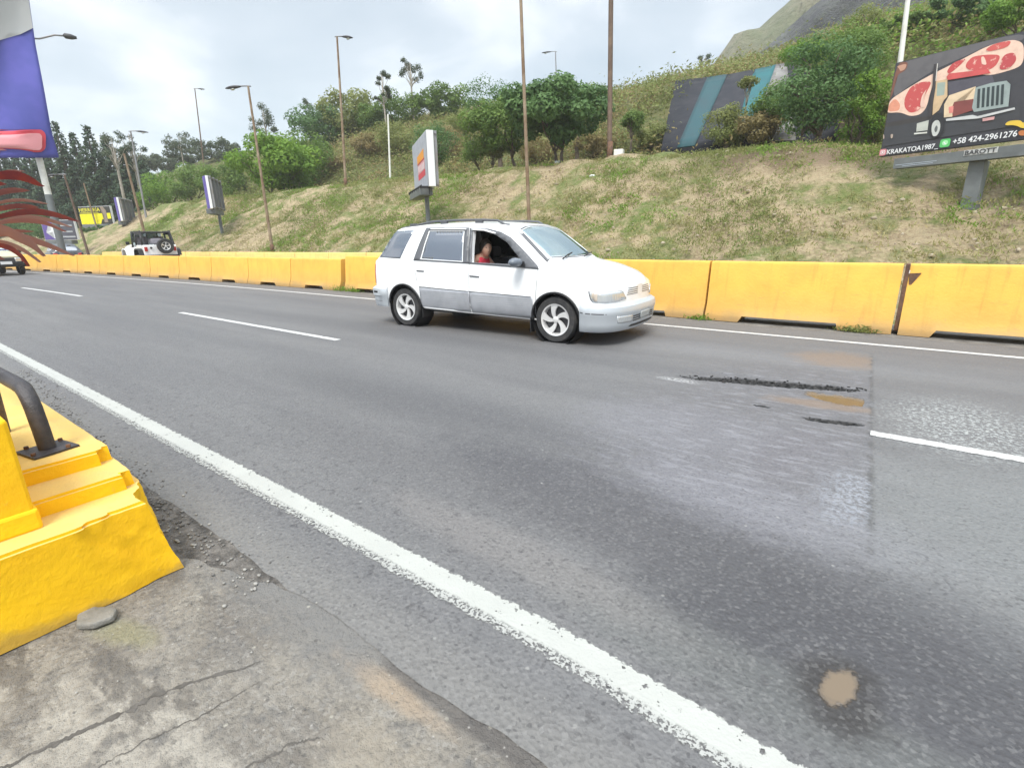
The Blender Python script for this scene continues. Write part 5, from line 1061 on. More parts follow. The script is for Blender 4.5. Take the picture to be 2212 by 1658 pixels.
class Skin:
    """lays windows, lamps and trim onto a car body by casting the outline onto it"""
    def __init__(s, me):
        s.t = BVHTree.FromPolygons([v.co.copy() for v in me.vertices], [tuple(p.vertices) for p in me.polygons])
    def piece(s, poly, mode, name, mat, parent, off=.004, thick=0, grid=.06, holes=None, bow=0):
        P = [Vector(p) for p in poly]; pts = list(P); edges = [(i, (i + 1) % len(P)) for i in range(len(P))]
        dens = []                              # densify the outline so that it follows curves
        for i, p in enumerate(P):
            q_ = P[(i + 1) % len(P)]; k = max(1, int((q_ - p).length / grid)); dens += [p.lerp(q_, j / k) for j in range(k)]
        pts = dens; edges = [(i, (i + 1) % len(pts)) for i in range(len(pts))]; n0 = len(pts)
        if holes:
            for h_ in holes:
                H_ = [Vector(p) for p in h_]; hd = []
                for i, p in enumerate(H_):
                    q_ = H_[(i + 1) % len(H_)]; k = max(1, int((q_ - p).length / grid)); hd += [p.lerp(q_, j / k) for j in range(k)]
                b_ = len(pts); pts += hd; edges += [(b_ + i, b_ + (i + 1) % len(hd)) for i in range(len(hd))]
        xs = [p.x for p in P]; ys = [p.y for p in P]
        def inside(x, y, Q):
            c = False; j = len(Q) - 1
            for i in range(len(Q)):
                if (Q[i][1] > y) != (Q[j][1] > y) and x < (Q[j][0] - Q[i][0]) * (y - Q[i][1]) / (Q[j][1] - Q[i][1] + 1e-12) + Q[i][0]: c = not c
                j = i
            return c
        g = []
        for x in np.arange(min(xs) + grid / 2, max(xs), grid):
            for y in np.arange(min(ys) + grid / 2, max(ys), grid):
                if inside(x, y, P) and not any(inside(x, y, h_) for h_ in (holes or [])):
                    if min(((Vector((x, y)) - p).length) for p in pts) > grid * .3: g.append(Vector((x, y)))
        r_ = delaunay_2d_cdt(pts + g, edges, [], 1, 1e-5); vs = []; ok = []
        for v in r_[0]:
            a, b = v
            if mode[0] == 's': sg = -1 if mode == 'sn' else 1; o_, d_ = Vector((a, sg * 3, b)), Vector((0, -sg, 0))
            elif mode == 'top': o_, d_ = Vector((a, b, 4)), Vector((0, 0, -1))
            elif mode == 'front': o_, d_ = Vector((5, a, b)), Vector((-1, 0, 0))
            elif mode == 'back': o_, d_ = Vector((-5, a, b)), Vector((1, 0, 0))
            elif mode == 'diag': k = .70710678; o_ = Vector((k * a, k * a, b)) + Vector((k, -k, 0)) * 4; d_ = Vector((-k, k, 0))
            else: k = .70710678; o_ = Vector((k * a, -k * a, b)) + Vector((k, k, 0)) * 4; d_ = Vector((-k, -k, 0))
            h_ = s.t.ray_cast(o_, d_)
            if h_[0] is None: h_ = s.t.find_nearest(o_ + d_ * 3)
            n_ = h_[1]; 
            if n_.dot(d_) > 0: n_ = -n_
            vs.append(h_[0] + n_ * off)
        fs = []
        for f in r_[2]:
            c = sum((r_[0][i] for i in f), Vector((0, 0))) / 3
            if inside(c.x, c.y, P) and not any(inside(c.x, c.y, h_) for h_ in (holes or [])): fs.append(tuple(f))
        me = bpy.data.meshes.new(name); me.from_pydata(vs, [], fs); bm = bmesh.new(); bm.from_mesh(me); bmesh.ops.recalc_face_normals(bm, faces=bm.faces)
        if bm.faces:
            bm.faces.ensure_lookup_table(); f0 = bm.faces[0]; pos = f0.calc_center_median(); nr_ = s.t.find_nearest(pos)
            if f0.normal.dot(nr_[1] if nr_[1].dot(Vector((pos.x * .2, pos.y, max(0, pos.z - .8)))) > 0 else -nr_[1]) < 0: bmesh.ops.reverse_faces(bm, faces=bm.faces)
        bm.to_mesh(me); bm.free(); o = link(name, me, mat, parent, True)
        if thick: so_ = o.modifiers.new('s', 'SOLIDIFY'); so_.thickness = thick; so_.offset = -1
        return o
def prism_y(poly, y0, y1): return MB().prism(poly, y0, y1, lambda p, q_, t: (p, t, q_)).mesh('c')
def prism_z(poly, z0, z1): return MB().prism(poly, z0, z1, lambda p, q_, t: (p, q_, t)).mesh('c')
def cyl_y(cx_, cz_, r_, y0, y1, n=40): return prism_y([(cx_ + r_ * math.cos(2 * math.pi * k / n), cz_ + r_ * math.sin(2 * math.pi * k / n)) for k in range(n)], y0, y1)
def make_wheel(parent, x, y, z, r, wd, side, rot=0, rimr=None, style='swirl'):
    """axle along y; side = +1/-1 tells which way the hub faces"""
    rt = MB(); s = side; rr = rimr or r * .66
    prof = [(rr, -wd / 2), (r * .93, -wd / 2 - .004), (r * .985, -wd * .38), (r, -wd * .2), (r, wd * .2), (r * .985, wd * .38), (r * .93, wd / 2 + .004), (rr * 1.02, wd / 2), (rr * .98, wd / 2 - .02), (rr * .96, -wd / 2)]
    o = rt.lathe(prof, (0, 0, 0), 48).build('tyre', M['rubber'], None, smooth=True, auto=50)
    wr = bpy.data.objects.new('wheel', None); COL.objects.link(wr); wr.empty_display_size = .1; wr.parent = parent; wr.location = (x, y, z); o.parent = wr
    f = wd / 2 * s; rm = MB()
    rm.lathe([(rr * .99, f - .012 * s), (rr * .985, f + .002 * s), (rr * .90, f - .004 * s), (rr * .86, f - .03 * s), (rr * .84, f - .10 * s)], (0, 0, 0), 48)
    n = 5
    for k in range(n):
        a0 = rot + 2 * math.pi * k / n
        L = 9; pr = []
        for side_ in (0, 1):
            for i in range(L):
                t = i / (L - 1); rad = rr * (.16 + .76 * t); tw = (.55 if style == 'swirl' else 0) * t * s
                hw = (.42 - .08 * math.sin(t * math.pi) + .30 * t) * (1 if side_ else -1) * (1.0 if style == 'swirl' else .7)
                a_ = a0 + tw + hw / (1 + 1.6 * t); pr.append((rad * math.cos(a_), rad * math.sin(a_)))
        P = pr[:L] + pr[L:][::-1]; dep = lambda p, q_, t: (p, t - .018 * s * (1 - min(1, math.hypot(p, q_) / rr)), q_)
        rm.prism(P, f - .035 * s, f - .008 * s, dep)
    rm.lathe([(0, f - .012 * s), (rr * .13, f - .012 * s), (rr * .2, f - .02 * s), (rr * .2, f - .05 * s)], (0, 0, 0), 24)
    rm.build('rim', M['chrome'], wr, smooth=True, auto=35)
    MB().lathe([(0, f - .075 * s), (rr * .95, f - .075 * s)], (0, 0, 0), 32).build('brake_disc', M['dark'], wr)
    nuts = MB()
    for k in range(5): a_ = rot + .6 + 2 * math.pi * k / 5; nuts.ball((rr * .30 * math.cos(a_), f - .012 * s, rr * .30 * math.sin(a_)), .012, 8)
    return wr
# ---- white van-like wagon
ST = [(-2.31, .70, .40, .94, .60, 1.01), (-2.27, .80, .37, 1.02, .655, 1.12), (-2.18, .845, .34, 1.07, .69, 1.25), (-2.02, .862, .32, 1.085, .675, 1.45), (-1.86, .868, .31, 1.085, .655, 1.575), (-1.70, .87, .31, 1.085, .645, 1.61), (-1.2, .872, .30, 1.08, .64, 1.64), (-.5, .875, .29, 1.06, .638, 1.65), (0., .875, .29, 1.045, .64, 1.635),
      (.28, .874, .285, 1.03, .645, 1.605), (.42, .873, .285, 1.02, .65, 1.575), (.55, .872, .285, 1.015, .66, 1.49), (.80, .87, .28, 1.0, .69, 1.315), (1.02, .868, .28, .985, .715, 1.155), (1.11, .866, .28, .975, .72, 1.10), (1.20, .864, .28, .965, .72, 1.075), (1.45, .858, .28, .92, .69, 1.03), (1.68, .848, .28, .86, .65, .965),
      (1.82, .825, .28, .81, .60, .92), (1.90, .775, .29, .775, .55, .885), (1.965, .68, .30, .75, .48, .855), (2.01, .56, .30, .72, .40, .825), (2.045, .42, .31, .69, .32, .80), (2.065, .27, .33, .66, .2, .77)]
gs = lambda u: u - .10 * min(1, max(0, (.5 - u) / .55))
ST = [(gs(s[0]), *s[1:]) for s in ST]; body = loft(ST, 'body'); SK = Skin(body); G_ = lambda P: [(gs(a), b) for a, b in P]
quarter = [(-2.13, 1.115), (-1.60, 1.095), (-1.43, 1.535), (-1.86, 1.535), (-1.93, 1.50)]
rdoor = [(-1.15, 1.09), (-.27, 1.06), (-.36, 1.51), (-1.10, 1.525)]
fdoor = [(-.10, 1.055), (.62, 1.035), (.60, 1.13), (.38, 1.33), (.18, 1.44), (.0, 1.49), (-.20, 1.505)]
quarter, rdoor, fdoor = G_(quarter), G_(rdoor), G_(fdoor)
wsc = [(.43, 0), (.445, -.30), (.49, -.60), (.75, -.65), (1.0, -.695), (1.06, -.35), (1.075, 0), (1.06, .35), (1.0, .695), (.75, .65), (.49, .60), (.445, .30)]
shrink = lambda P, k: [((p[0] - sum(a[0] for a in P) / len(P)) * k + sum(a[0] for a in P) / len(P), (p[1] - sum(a[1] for a in P) / len(P)) * k + sum(a[1] for a in P) / len(P)) for p in P]
cav = loft([s for s in ST if -2.2 < s[0] < 1.15], 'cav', dw=.05, db=.74, dt=.045)
WR, WF, WZ = -1.64, 1.21, .315
shell = boolean(body, [cav, prism_y(shrink(quarter, .93), -1.2, 1.2), prism_y(shrink(rdoor, .95), -1.2, 1.2), prism_y(fdoor, -1.2, 1.2), prism_z(shrink(wsc, .96), .9, 2.2),
    cyl_y(WR, WZ, .372, -1.2, -.55), cyl_y(WR, WZ, .372, .55, 1.2), cyl_y(WF, WZ, .365, -1.2, -.55), cyl_y(WF, WZ, .365, .55, 1.2)])
van = thing('white_van', (-4.88, 6.60, 0), math.radians(2.6), 'white people carrier with silver lower doors and polished wheels driving past in the far lane', 'van')
shell.materials.clear(); o = link('body', shell, M['carwhite'], van, True, 32)
for sd_n, y_s in (('sn', -1), ('sf', 1)):
    SK.piece(quarter, sd_n, 'rear_side_window', M['tint'], van, .003, .01)
    SK.piece(rdoor, sd_n, 'rear_door_window', M['tint'], van, -.004, .006)
    fo = G_([(-1.29, 1.075), (-.155, 1.04), (-.29, 1.55), (-1.17, 1.565)])
    SK.piece(fo, sd_n, 'rear_door_frame', M['trimgrey'], van, .010, .010, .05, [rdoor])
    ff = G_([(-.150, 1.04), (.95, .985), (.92, 1.02), (.64, 1.225), (.42, 1.395), (.26, 1.475), (.06, 1.525), (-.27, 1.545)])
    SK.piece(ff, sd_n, 'front_door_frame', M['trimgrey'], van, .012, .010, .05, [fdoor])
    # bright inner strip of the door frames
    SK.piece(G_([(-1.06, 1.535), (-.33, 1.52), (-.335, 1.535), (-1.07, 1.55)]), sd_n, 'chrome_strip', M['carwhite'], van, .015, .006)
    SK.piece(G_([(-.22, 1.51), (.0, 1.495), (.18, 1.447), (.185, 1.465), (.01, 1.515), (-.24, 1.528)]), sd_n, 'chrome_strip', M['carwhite'], van, .017, .006)
    SK.piece([(-1.27, .665), (-.255, .635), (-.255, .325), (-1.27, .345)], sd_n, 'door_cladding', M['clad'], van, .012, .012, .08)
    SK.piece([(-.24, .635), (.86, .61), (.86, .31), (-.24, .325)], sd_n, 'door_cladding', M['clad'], van, .012, .012, .08)
    SK.piece([(-1.27, .685), (-.255, .655), (-.255, .637), (-1.27, .667)], sd_n, 'moulding', M['carwhite'], van, .02, .02, .08)
    SK.piece([(-.24, .655), (.84, .628), (.84, .612), (-.24, .637)], sd_n, 'moulding', M['carwhite'], van, .02, .02, .08)
    SK.piece([(-1.24, .342), (.88, .305), (.88, .288), (-1.24, .325)], sd_n, 'sill_strip', M['carwhite'], van, .018, .015, .08)
    SK.piece(G_([(-1.215, .925), (-1.06, .918), (-1.06, .902), (-1.215, .908)]), sd_n, 'door_handle', M['trimgrey'], van, .012, .012, .05)
    SK.piece(G_([(-.13, .872), (.03, .865), (.03, .849), (-.13, .855)]), sd_n, 'door_handle', M['trimgrey'], van, .012, .012, .05)
    for gp in ([(-.253, 1.04), (-.247, 1.04), (-.247, .31), (-.253, .31)], [(.93, .985), (.936, .985), (.90, .31), (.893, .31)], [(-1.39, 1.07), (-1.384, 1.07), (-1.32, .75), (-1.326, .75)]):
        SK.piece(gp, sd_n, 'panel_gap', M['trimgrey'], van, .002, 0, .08)
    # black arch lips
    for cx_, R_ in ((WR, .372), (WF, .365)):
        pr = []; N = 22
        for j in range(N + 1):
            a_ = math.radians(-8 + 196 * j / N); pr.append((cx_ + (R_ + .016) * math.cos(a_), WZ + (R_ + .016) * math.sin(a_)))
        for j in range(N, -1, -1): a_ = math.radians(-8 + 196 * j / N); pr.append((cx_ + (R_ - .012) * math.cos(a_), WZ + (R_ - .012) * math.sin(a_)))
        vs = []; 
        for (a_, b_) in pr:
            h_ = SK.t.ray_cast(Vector((a_, y_s * 3, max(.33, b_))), Vector((0, -y_s, 0))); yy = h_[0].y if h_[0] else y_s * .86; vs.append((a_, yy + y_s * .004, b_))
        n_ = len(pr) // 2; me = bpy.data.meshes.new('wheel_arch'); me.from_pydata(vs, [], [(i, i + 1, 2 * n_ - 2 - i, 2 * n_ - 1 - i) for i in range(n_ - 1)]); o = link('wheel_arch', me, M['black'], van, True); so_ = o.modifiers.new('s', 'SOLIDIFY'); so_.thickness = .03; so_.offset = 0
        MB().lathe([(R_ - .004, -.30 * y_s), (R_ - .004, .0)], (cx_, y_s * .855, WZ), 40).lathe([(0, 0), (R_, 0)], (cx_, y_s * .56, WZ), 40).build('arch_liner', M['black'], van, smooth=True)
    make_wheel(van, WR, y_s * .755, WZ, .315, .20, y_s, .3, .222); make_wheel(van, WF, y_s * .755, WZ, .315, .20, y_s, .9, .222)
    MB().box((WF - .385, y_s * .77, .22), (.012, .20, .20)).build('mud_flap', M['black'], van)
    MB().box((WR + .39, y_s * .77, .24), (.012, .18, .14)).build('mud_flap', M['black'], van)
    # roof rail
    zr = lambda u: SK.t.ray_cast(Vector((u, y_s * .55, 3)), Vector((0, 0, -1)))[0].z
    pts = [(u, y_s * .56, zr(u) + (.045 if -1.62 < u < .1 else .0)) for u in (-1.90, -1.80, -1.70, -1.2, -.7, -.2, .08, .2, .28)]
    rr_ = MB().tube(pts, .017, 8)
    for u in (-1.62, -.95, -.26): rr_.box((u, y_s * .56, zr(u) + .02), (.13, .035, .05))
    rr_.build('roof_rail', M['trimgrey'] if y_s < 0 else M['trimgrey'], van, smooth=True, auto=40)
    # mirror
    mb = MB().ball((.67, y_s * 1.0, 1.075), (.085, .125, .062), 14); mb.build('door_mirror', simple('mirror_grey', (.13, .15, .18), .35), van, smooth=True)
    MB().tube([(.72, y_s * .86, 1.05), (.64, y_s * .93, 1.07)], .035, 8).build('mirror_arm', M['black'], van, smooth=True)
SK.piece(wsc, 'top', 'windscreen', M['glass'], van, -.002, .005, .06)
SK.piece(shrink(wsc, 1.045), 'top', 'windscreen_seal', M['trimgrey'], van, .002, .004, .06, [shrink(wsc, .985)])
SK.piece([(-.58, 1.12), (.58, 1.12), (.55, 1.50), (-.55, 1.50)], 'back', 'rear_window', M['tint'], van, .004, .006)
wp = MB()
for a_, b_ in (((1.135, -.52, 1.105), (1.03, -.05, 1.175)), ((1.15, .12, 1.12), (1.04, .58, 1.16))):
    wp.tube([a_, Vector(a_).lerp(Vector(b_), .5) + Vector((0, 0, .012)), b_], .010, 6)
wp.build('wiper', M['black'], van); 
MB().box((.40, 0, .98), (1.0, 1.3, .06)).box((.86, 0, .97), (.4, 1.44, .10)).build('dashboard', M['seat'], van)
for y_ in (-.38, .38):
    o = MB().box((-.62, y_, .78), (.16, .50, .60)).box((-.35, y_, .55), (.5, .5, .14)).box((-.66, y_, 1.17), (.09, .24, .18)).build('front_seat', M['seat'], van, bevel=.03)
MB().box((-1.25, 0, .85), (.16, 1.25, .55)).build('rear_bench', M['seat'], van, bevel=.03)
MB().tube([(.30 + .05 * math.cos(a_), .38 + .18 * math.sin(a_), 1.06 + .17 * math.cos(a_)) for a_ in np.linspace(0, 2 * math.pi, 25)], .014, 6).build('steering_wheel', M['black'], van, smooth=True)
def bumper(stn, u0, sign, prof, name, mat, parent, gro=.0):
    """band that follows the plan of the body's end"""
    S_ = [s for s in stn if (s[0] >= u0 if sign > 0 else s[0] <= u0)]; S_.sort(key=lambda s: -s[0] * sign)
    pl = [(S_[0][0] + .001 * sign, 0.0)] + [(s[0], s[1]) for s in S_]; pl.append((u0, np.interp(u0, [s[0] for s in stn], [s[1] for s in stn])))
    L = [(u, -w_) for u, w_ in pl[::-1]] + [(u, w_) for u, w_ in pl[1:]]; D = []
    for i in range(len(L) - 1):
        a_, b_ = Vector(L[i]), Vector(L[i + 1]); k = max(1, int((b_ - a_).length / .05)); D += [a_.lerp(b_, j / k) for j in range(k)]
    D.append(Vector(L[-1])); 
    for _ in range(3): D = [D[0]] + [(D[i - 1] + D[i] * 2 + D[i + 1]) / 4 for i in range(1, len(D) - 1)] + [D[-1]]
    vs = []; n = len(prof)
    for i, p in enumerate(D):
        t = (D[min(i + 1, len(D) - 1)] - D[max(i - 1, 0)]).normalized(); nn = Vector((t.y, -t.x)); 
        if nn.x * sign < 0 and abs(nn.x) > .1: nn = -nn
        if abs(nn.x) <= .1: nn = Vector((0, -1 if p.y < 0 else 1))
        fade = min(1, abs(u0 - p.x) / .12 + .25)
        for o_, z_ in prof: vs.append((p.x + nn.x * o_ * fade, p.y + nn.y * o_ * fade, z_))
    fs = [(i * n + k, (i + 1) * n + k, (i + 1) * n + (k + 1) % n, i * n + (k + 1) % n) for i in range(len(D) - 1) for k in range(n)] + [tuple(range(n)), tuple(range(len(D) * n - 1, (len(D) - 1) * n - 1, -1))]
    b_ = MB().add(vs, fs); me = b_.mesh(name); return link(name, me, mat, parent, True, 40), me
bo, bme = bumper(ST, 1.585, 1, [(-.06, .19), (.02, .19), (.055, .22), (.075, .30), (.085, .40), (.095, .425), (.095, .47), (.08, .515), (.03, .545), (-.06, .55)], 'front_bumper', M['bumper'], van)
SB = Skin(bme)
bo2, bme2 = bumper(ST, -2.03, -1, [(-.06, .30), (.03, .30), (.055, .34), (.065, .47), (.085, .49), (.085, .60), (.03, .64), (-.06, .64)], 'rear_bumper', M['bumper'], van)
SB2 = Skin(bme2); SB2.piece([(-2.31, .565), (-2.20, .565), (-2.20, .535), (-2.31, .535)], 'sn', 'side_reflector', M['black'], van, .004, .004, .05)
SB2.piece([(-2.38, .40), (-2.08, .40), (-2.08, .395), (-2.38, .395)], 'sn', 'bumper_groove', M['trimgrey'], van, .002, 0, .05)
SK.piece([(-.80, .68), (-.62, .68), (-.62, 1.0), (-.80, 1.0)], 'back', 'tail_lamp', M['red'], van, .01, .01); SK.piece([(.62, .68), (.80, .68), (.80, 1.0), (.62, 1.0)], 'back', 'tail_lamp', M['red'], van, .01, .01)
hl = [(.61, .715), (.70, .71), (1.02, .715), (1.07, .70), (1.13, .605), (1.0, .585), (.80, .575), (.655, .585), (.63, .62)]
for md in ('diag', 'diag2'):
    SK.piece(shrink(hl, 1.05), md, 'headlight_surround', M['trimgrey'], van, .002, 0, .04)
    h = SK.piece(hl, md, 'headlight', M['lens'], van, .010, .01, .04)
    SK.piece([(.635, .70), (.70, .70), (.70, .595), (.665, .595)], md, 'indicator', simple('pale_indicator' + md, (.58, .50, .42), .2), h, .014, .004, .04)
for s_ in (-1, 1):
    for k in range(4):
        z_ = .648 + k * .026; SK.piece([(s_ * .08, z_), (s_ * (.41 - .015 * k), z_), (s_ * (.42 - .015 * k), z_ + .010), (s_ * .08, z_ + .010)], 'front', 'grille_slot', M['trimgrey'], van, .003, 0, .05)
    SB.piece([(s_ * .40, .30), (s_ * .68, .31), (s_ * .70, .40), (s_ * .40, .395)], 'front', 'fog_lamp', M['lens'], van, .004, .004, .05)
    for k in range(3): SB.piece([(s_ * .10, .31 + k * .03), (s_ * .38, .305 + k * .03), (s_ * .38, .32 + k * .03), (s_ * .10, .325 + k * .03)], 'front', 'intake_slot', M['black'], van, .004, 0, .05)
SB.piece([(-.45, .235), (.45, .235), (.40, .265), (-.40, .265)], 'front', 'lower_intake', M['black'], van, .004, 0, .05)
SB.piece([(-.17, .315), (.17, .315), (.17, .415), (-.17, .415)], 'front', 'number_plate', simple('worn_plate', (.40, .42, .42), .5), van, .012, .006, .05)
SB.piece([(1.60, .455), (1.60, .44), (1.95, .43), (1.95, .442)], 'sn', 'bumper_groove', M['trimgrey'], van, .002, 0, .05)
MB().box((0, 0, .33), (3.2, 1.4, .14)).build('underbody', M['black'], van)
# ---- person in the passenger seat
def world(u, y, z): a_ = math.radians(2.6); return Vector((-4.88 + u * math.cos(a_) - y * math.sin(a_), 6.60 + u * math.sin(a_) + y * math.cos(a_), z))
hd_c = (-.275, -.40, 1.250)
pr_ = thing('person', world(-.06, -.38, .62), math.radians(2.6), 'person in a red sleeveless top sitting at the open front window of the white van', 'person')
off = Vector((-.06, -.38, .62))
jo = {}; V = []; E_ = []; Rr = []
def J(n, p, r, par=None):
    jo[n] = len(V); V.append(Vector(p) - off + Vector((-.33, 0, .05))); Rr.append(r)
    if par: E_.append((jo[par], jo[n]))
J('pelvis', (-.08, -.38, .66), (.15, .12)); J('waist', (-.10, -.38, .80), (.125, .10), 'pelvis'); J('chest', (-.09, -.39, .95), (.15, .105), 'waist'); J('upper', (-.055, -.39, 1.035), (.125, .085), 'chest')
J('neck', (-.02, -.395, 1.09), (.055, .055), 'upper'); J('head0', (.01, -.40, 1.145), (.058, .058), 'neck')
for s_, n_ in ((-1, 'l'), (1, 'r')):
    J('sh' + n_, (-.06, -.39 + s_ * .17, 1.035), (.062, .058), 'upper'); J('el' + n_, (-.03 if s_ < 0 else .06, -.39 + s_ * .24, .86), (.046, .046), 'sh' + n_); J('wr' + n_, (.18, -.39 + s_ * .17, .80), (.028, .028), 'el' + n_); J('pa' + n_, (.245, -.39 + s_ * .15, .795), (.036, .024), 'wr' + n_)
    for k in range(4): J(f'f{k}{n_}', (.285 - .004 * abs(k - 1.5), -.39 + s_ * .15 + (k - 1.5) * .02, .79), (.010, .010), 'pa' + n_); J(f'g{k}{n_}', (.325 - .008 * abs(k - 1.5), -.39 + s_ * .15 + (k - 1.5) * .022, .77), (.008, .008), f'f{k}{n_}')
    J('th' + n_, (.245, -.39 + s_ * .11, .785), (.011, .011), 'pa' + n_); J('ti' + n_, (.275, -.39 + s_ * .10, .775), (.009, .009), 'th' + n_)
    J('hip' + n_, (-.06, -.38 + s_ * .10, .65), (.10, .09), 'pelvis'); J('kn' + n_, (.34, -.38 + s_ * .13, .66), (.065, .065), 'hip' + n_); J('an' + n_, (.46, -.38 + s_ * .12, .42), (.045, .045), 'kn' + n_); J('to' + n_, (.58, -.38 + s_ * .12, .40), (.035, .03), 'an' + n_)
me = bpy.data.meshes.new('skin_body'); me.from_pydata(V, E_, []); o = bpy.data.objects.new('t', me); COL.objects.link(o); sm = o.modifiers.new('s', 'SKIN'); o.modifiers.new('u', 'SUBSURF').levels = 1
for i, r_ in enumerate(Rr): me.skin_vertices[0].data[i].radius = r_
me.skin_vertices[0].data[0].use_root = True
dg = bpy.context.evaluated_depsgraph_get(); bm_ = bpy.data.meshes.new_from_object(o.evaluated_get(dg)); bpy.data.objects.remove(o)
# head welded on as part of the same mesh: an egg with a face, turned towards the front and slightly outwards
hv = MB(); hc = Vector(hd_c) - off; yaw = math.radians(-28); n = 28; rings_ = 20; vs = []
for i in range(rings_ + 1):
    th = math.pi * i / rings_
    for k in range(n):
        ph = 2 * math.pi * k / n; x_, y_, z_ = math.sin(th) * math.cos(ph), math.sin(th) * math.sin(ph), math.cos(th)
        fr = max(0, x_)
        rx = .102; ry = .083 * (1 - .22 * max(0, -z_) ** 1.2); rz = .126
        px_, py_, pz_ = x_ * rx, y_ * ry, z_ * rz
        if z_ < -.1: px_ += .006 * fr
        px_ += fr * (.030 * math.exp(-((z_ + .12) / .13) ** 2 - (y_ / .14) ** 2) + .012 * math.exp(-((z_ + .45) / .09) ** 2 - (y_ / .3) ** 2) + .012 * math.exp(-((z_ + .78) / .14) ** 2 - (y_ / .3) ** 2) - .012 * math.exp(-((z_ - .05) / .1) ** 2 - ((abs(y_) - .38) / .16) ** 2) + .006 * math.exp(-((z_ - .22) / .07) ** 2))
        vs.append(Vector((px_ * math.cos(yaw) - py_ * math.sin(yaw), px_ * math.sin(yaw) + py_ * math.cos(yaw), pz_)) + hc)
hv.add(vs, [(i * n + k, (i + 1) * n + k, (i + 1) * n + (k + 1) % n, i * n + (k + 1) % n) for i in range(rings_) for k in range(n)])
for s_ in (-1, 1):
    e_ = Vector((-.008, s_ * .080, -.005)); e_.rotate(Matrix.Rotation(yaw, 3, 'Z')); hv.ball(hc + e_, (.022, .012, .032), 10)
bmm = bmesh.new(); bmm.from_mesh(bm_); tmp = hv.mesh('h'); bmm.from_mesh(tmp); me = bpy.data.meshes.new('body'); bmm.to_mesh(me); bmm.free(); me.materials.clear()
link('body', me, M['skin'], pr_, True)
def rotp(p): q_ = Vector(p); q_.rotate(Matrix.Rotation(yaw, 3, 'Z')); return hc + q_
hb = MB(); vs = []; fs = []; n = 24; L = 12
for i in range(L + 1):
    th = math.pi * .62 * i / L
    for k in range(n):
        ph = 2 * math.pi * k / n; fr = math.cos(ph); t2 = th * (1 if fr < .35 else 1 - .45 * (fr - .35) / .65)
        vs.append(rotp((math.sin(t2) * math.cos(ph) * .116 - .008, math.sin(t2) * math.sin(ph) * .097, math.cos(t2) * .145)))
hb.add(vs, [(i * n + k, (i + 1) * n + k, (i + 1) * n + (k + 1) % n, i * n + (k + 1) % n) for i in range(L) for k in range(n)]); hb.ball(rotp((-.085, 0, -.02)), (.05, .06, .07), 10)
hb.build('hair', M['hair'], pr_, smooth=True)
for s_ in (-1, 1):
    MB().ball(rotp((.086, s_ * .030, .008)), (.009, .012, .007), 8).build('eye', M['hair'], pr_, smooth=True)
    MB().tube([rotp((.090, s_ * .015, .030)), rotp((.086, s_ * .045, .030))], .0035, 6).build('eyebrow', M['hair'], pr_)
MB().ball(rotp((.098, 0, -.057)), (.006, .020, .006), 8).build('mouth', simple('lips', (.32, .08, .07), .5), pr_, smooth=True)
# red top: grown from the same joints, a little wider, without sleeves
V2 = [Vector(p) - off + Vector((-.33, 0, .05)) for p in ((-.08, -.38, .68), (-.10, -.38, .80), (-.09, -.39, .95), (-.055, -.39, 1.03), (-.045, -.39, 1.06), (-.06, -.50, 1.035), (-.06, -.28, 1.035))]
me = bpy.data.meshes.new('t'); me.from_pydata(V2, [(0, 1), (1, 2), (2, 3), (3, 4), (3, 5), (3, 6)], []); o = bpy.data.objects.new('t', me); COL.objects.link(o); o.modifiers.new('s', 'SKIN'); o.modifiers.new('u', 'SUBSURF').levels = 2
for i, r_ in enumerate(((.165, .135), (.145, .12), (.175, .135), (.165, .125), (.10, .085), (.068, .072), (.068, .072))): me.skin_vertices[0].data[i].radius = r_
me.skin_vertices[0].data[0].use_root = True
dg = bpy.context.evaluated_depsgraph_get(); m2 = bpy.data.meshes.new_from_object(o.evaluated_get(dg)); bpy.data.objects.remove(o); m2.materials.clear(); m2.name = 'red_top'; link('red_top', m2, M['redcloth'], pr_, True)
# ---- white open off-road car with the spare wheel, on the opposite road
X, Y, _ = at(378, 580, 11.6); Zj = 0
jp = thing('off_road_car', (X - 1.7, Y - .35 + .0, Zj), math.pi + math.atan2(-(sh(X - 2) - sh(X)), 2) * -1, 'white open-backed off-road car with a black soft top and a spare wheel on its tail', 'off-road car')
# local +x = forward (drives away from us), rear at x=-1.8
jb = MB(); side = [(-1.78, .62), (-1.78, 1.12), (-.55, 1.12), (-.45, 1.0), (.25, .98), (.38, 1.16), (1.05, 1.12), (1.72, 1.02), (1.74, .62), (1.35, .60), (1.1, .58), (.55, .50), (-.55, .50), (-.9, .58)]
jb.prism(side, -.72, .72, lambda p, q_, t: (p, t, q_)); jb.build('body', M['carwhite'], jp, bevel=.03); nj0 = len(jp.children)
for sx in (-1.22, 1.22):
    for sy in (-1, 1):
        MB().prism([(sx - .52, .60), (sx - .42, .88), (sx - .2, .96), (sx + .2, .96), (sx + .42, .88), (sx + .52, .60), (sx + .44, .60), (sx + .36, .82), (sx + .17, .89), (sx - .17, .89), (sx - .36, .82), (sx - .44, .60)], sy * .70, sy * .92, lambda p, q_, t: (p, t, q_)).build('wheel_arch', M['black'] if sx < 0 else M['carwhite'], jp, bevel=.01)
        make_wheel(jp, sx, sy * .78, .38, .38, .25, sy, .2, .2, 'plain')
MB().box((-.5, 0, 1.83), (1.75, 1.30, .07)).build('soft_top', M['black'], jp, bevel=.03)
for sy in (-1, 1): MB().prism([(-1.72, 1.12), (-1.42, 1.80), (-.42, 1.80), (-.46, 1.62), (-1.2, 1.60), (-1.42, 1.12)], sy * .60, sy * .66, lambda p, q_, t: (p, t, q_)).build('side_curtain', M['black'], jp)
c_ = MB()
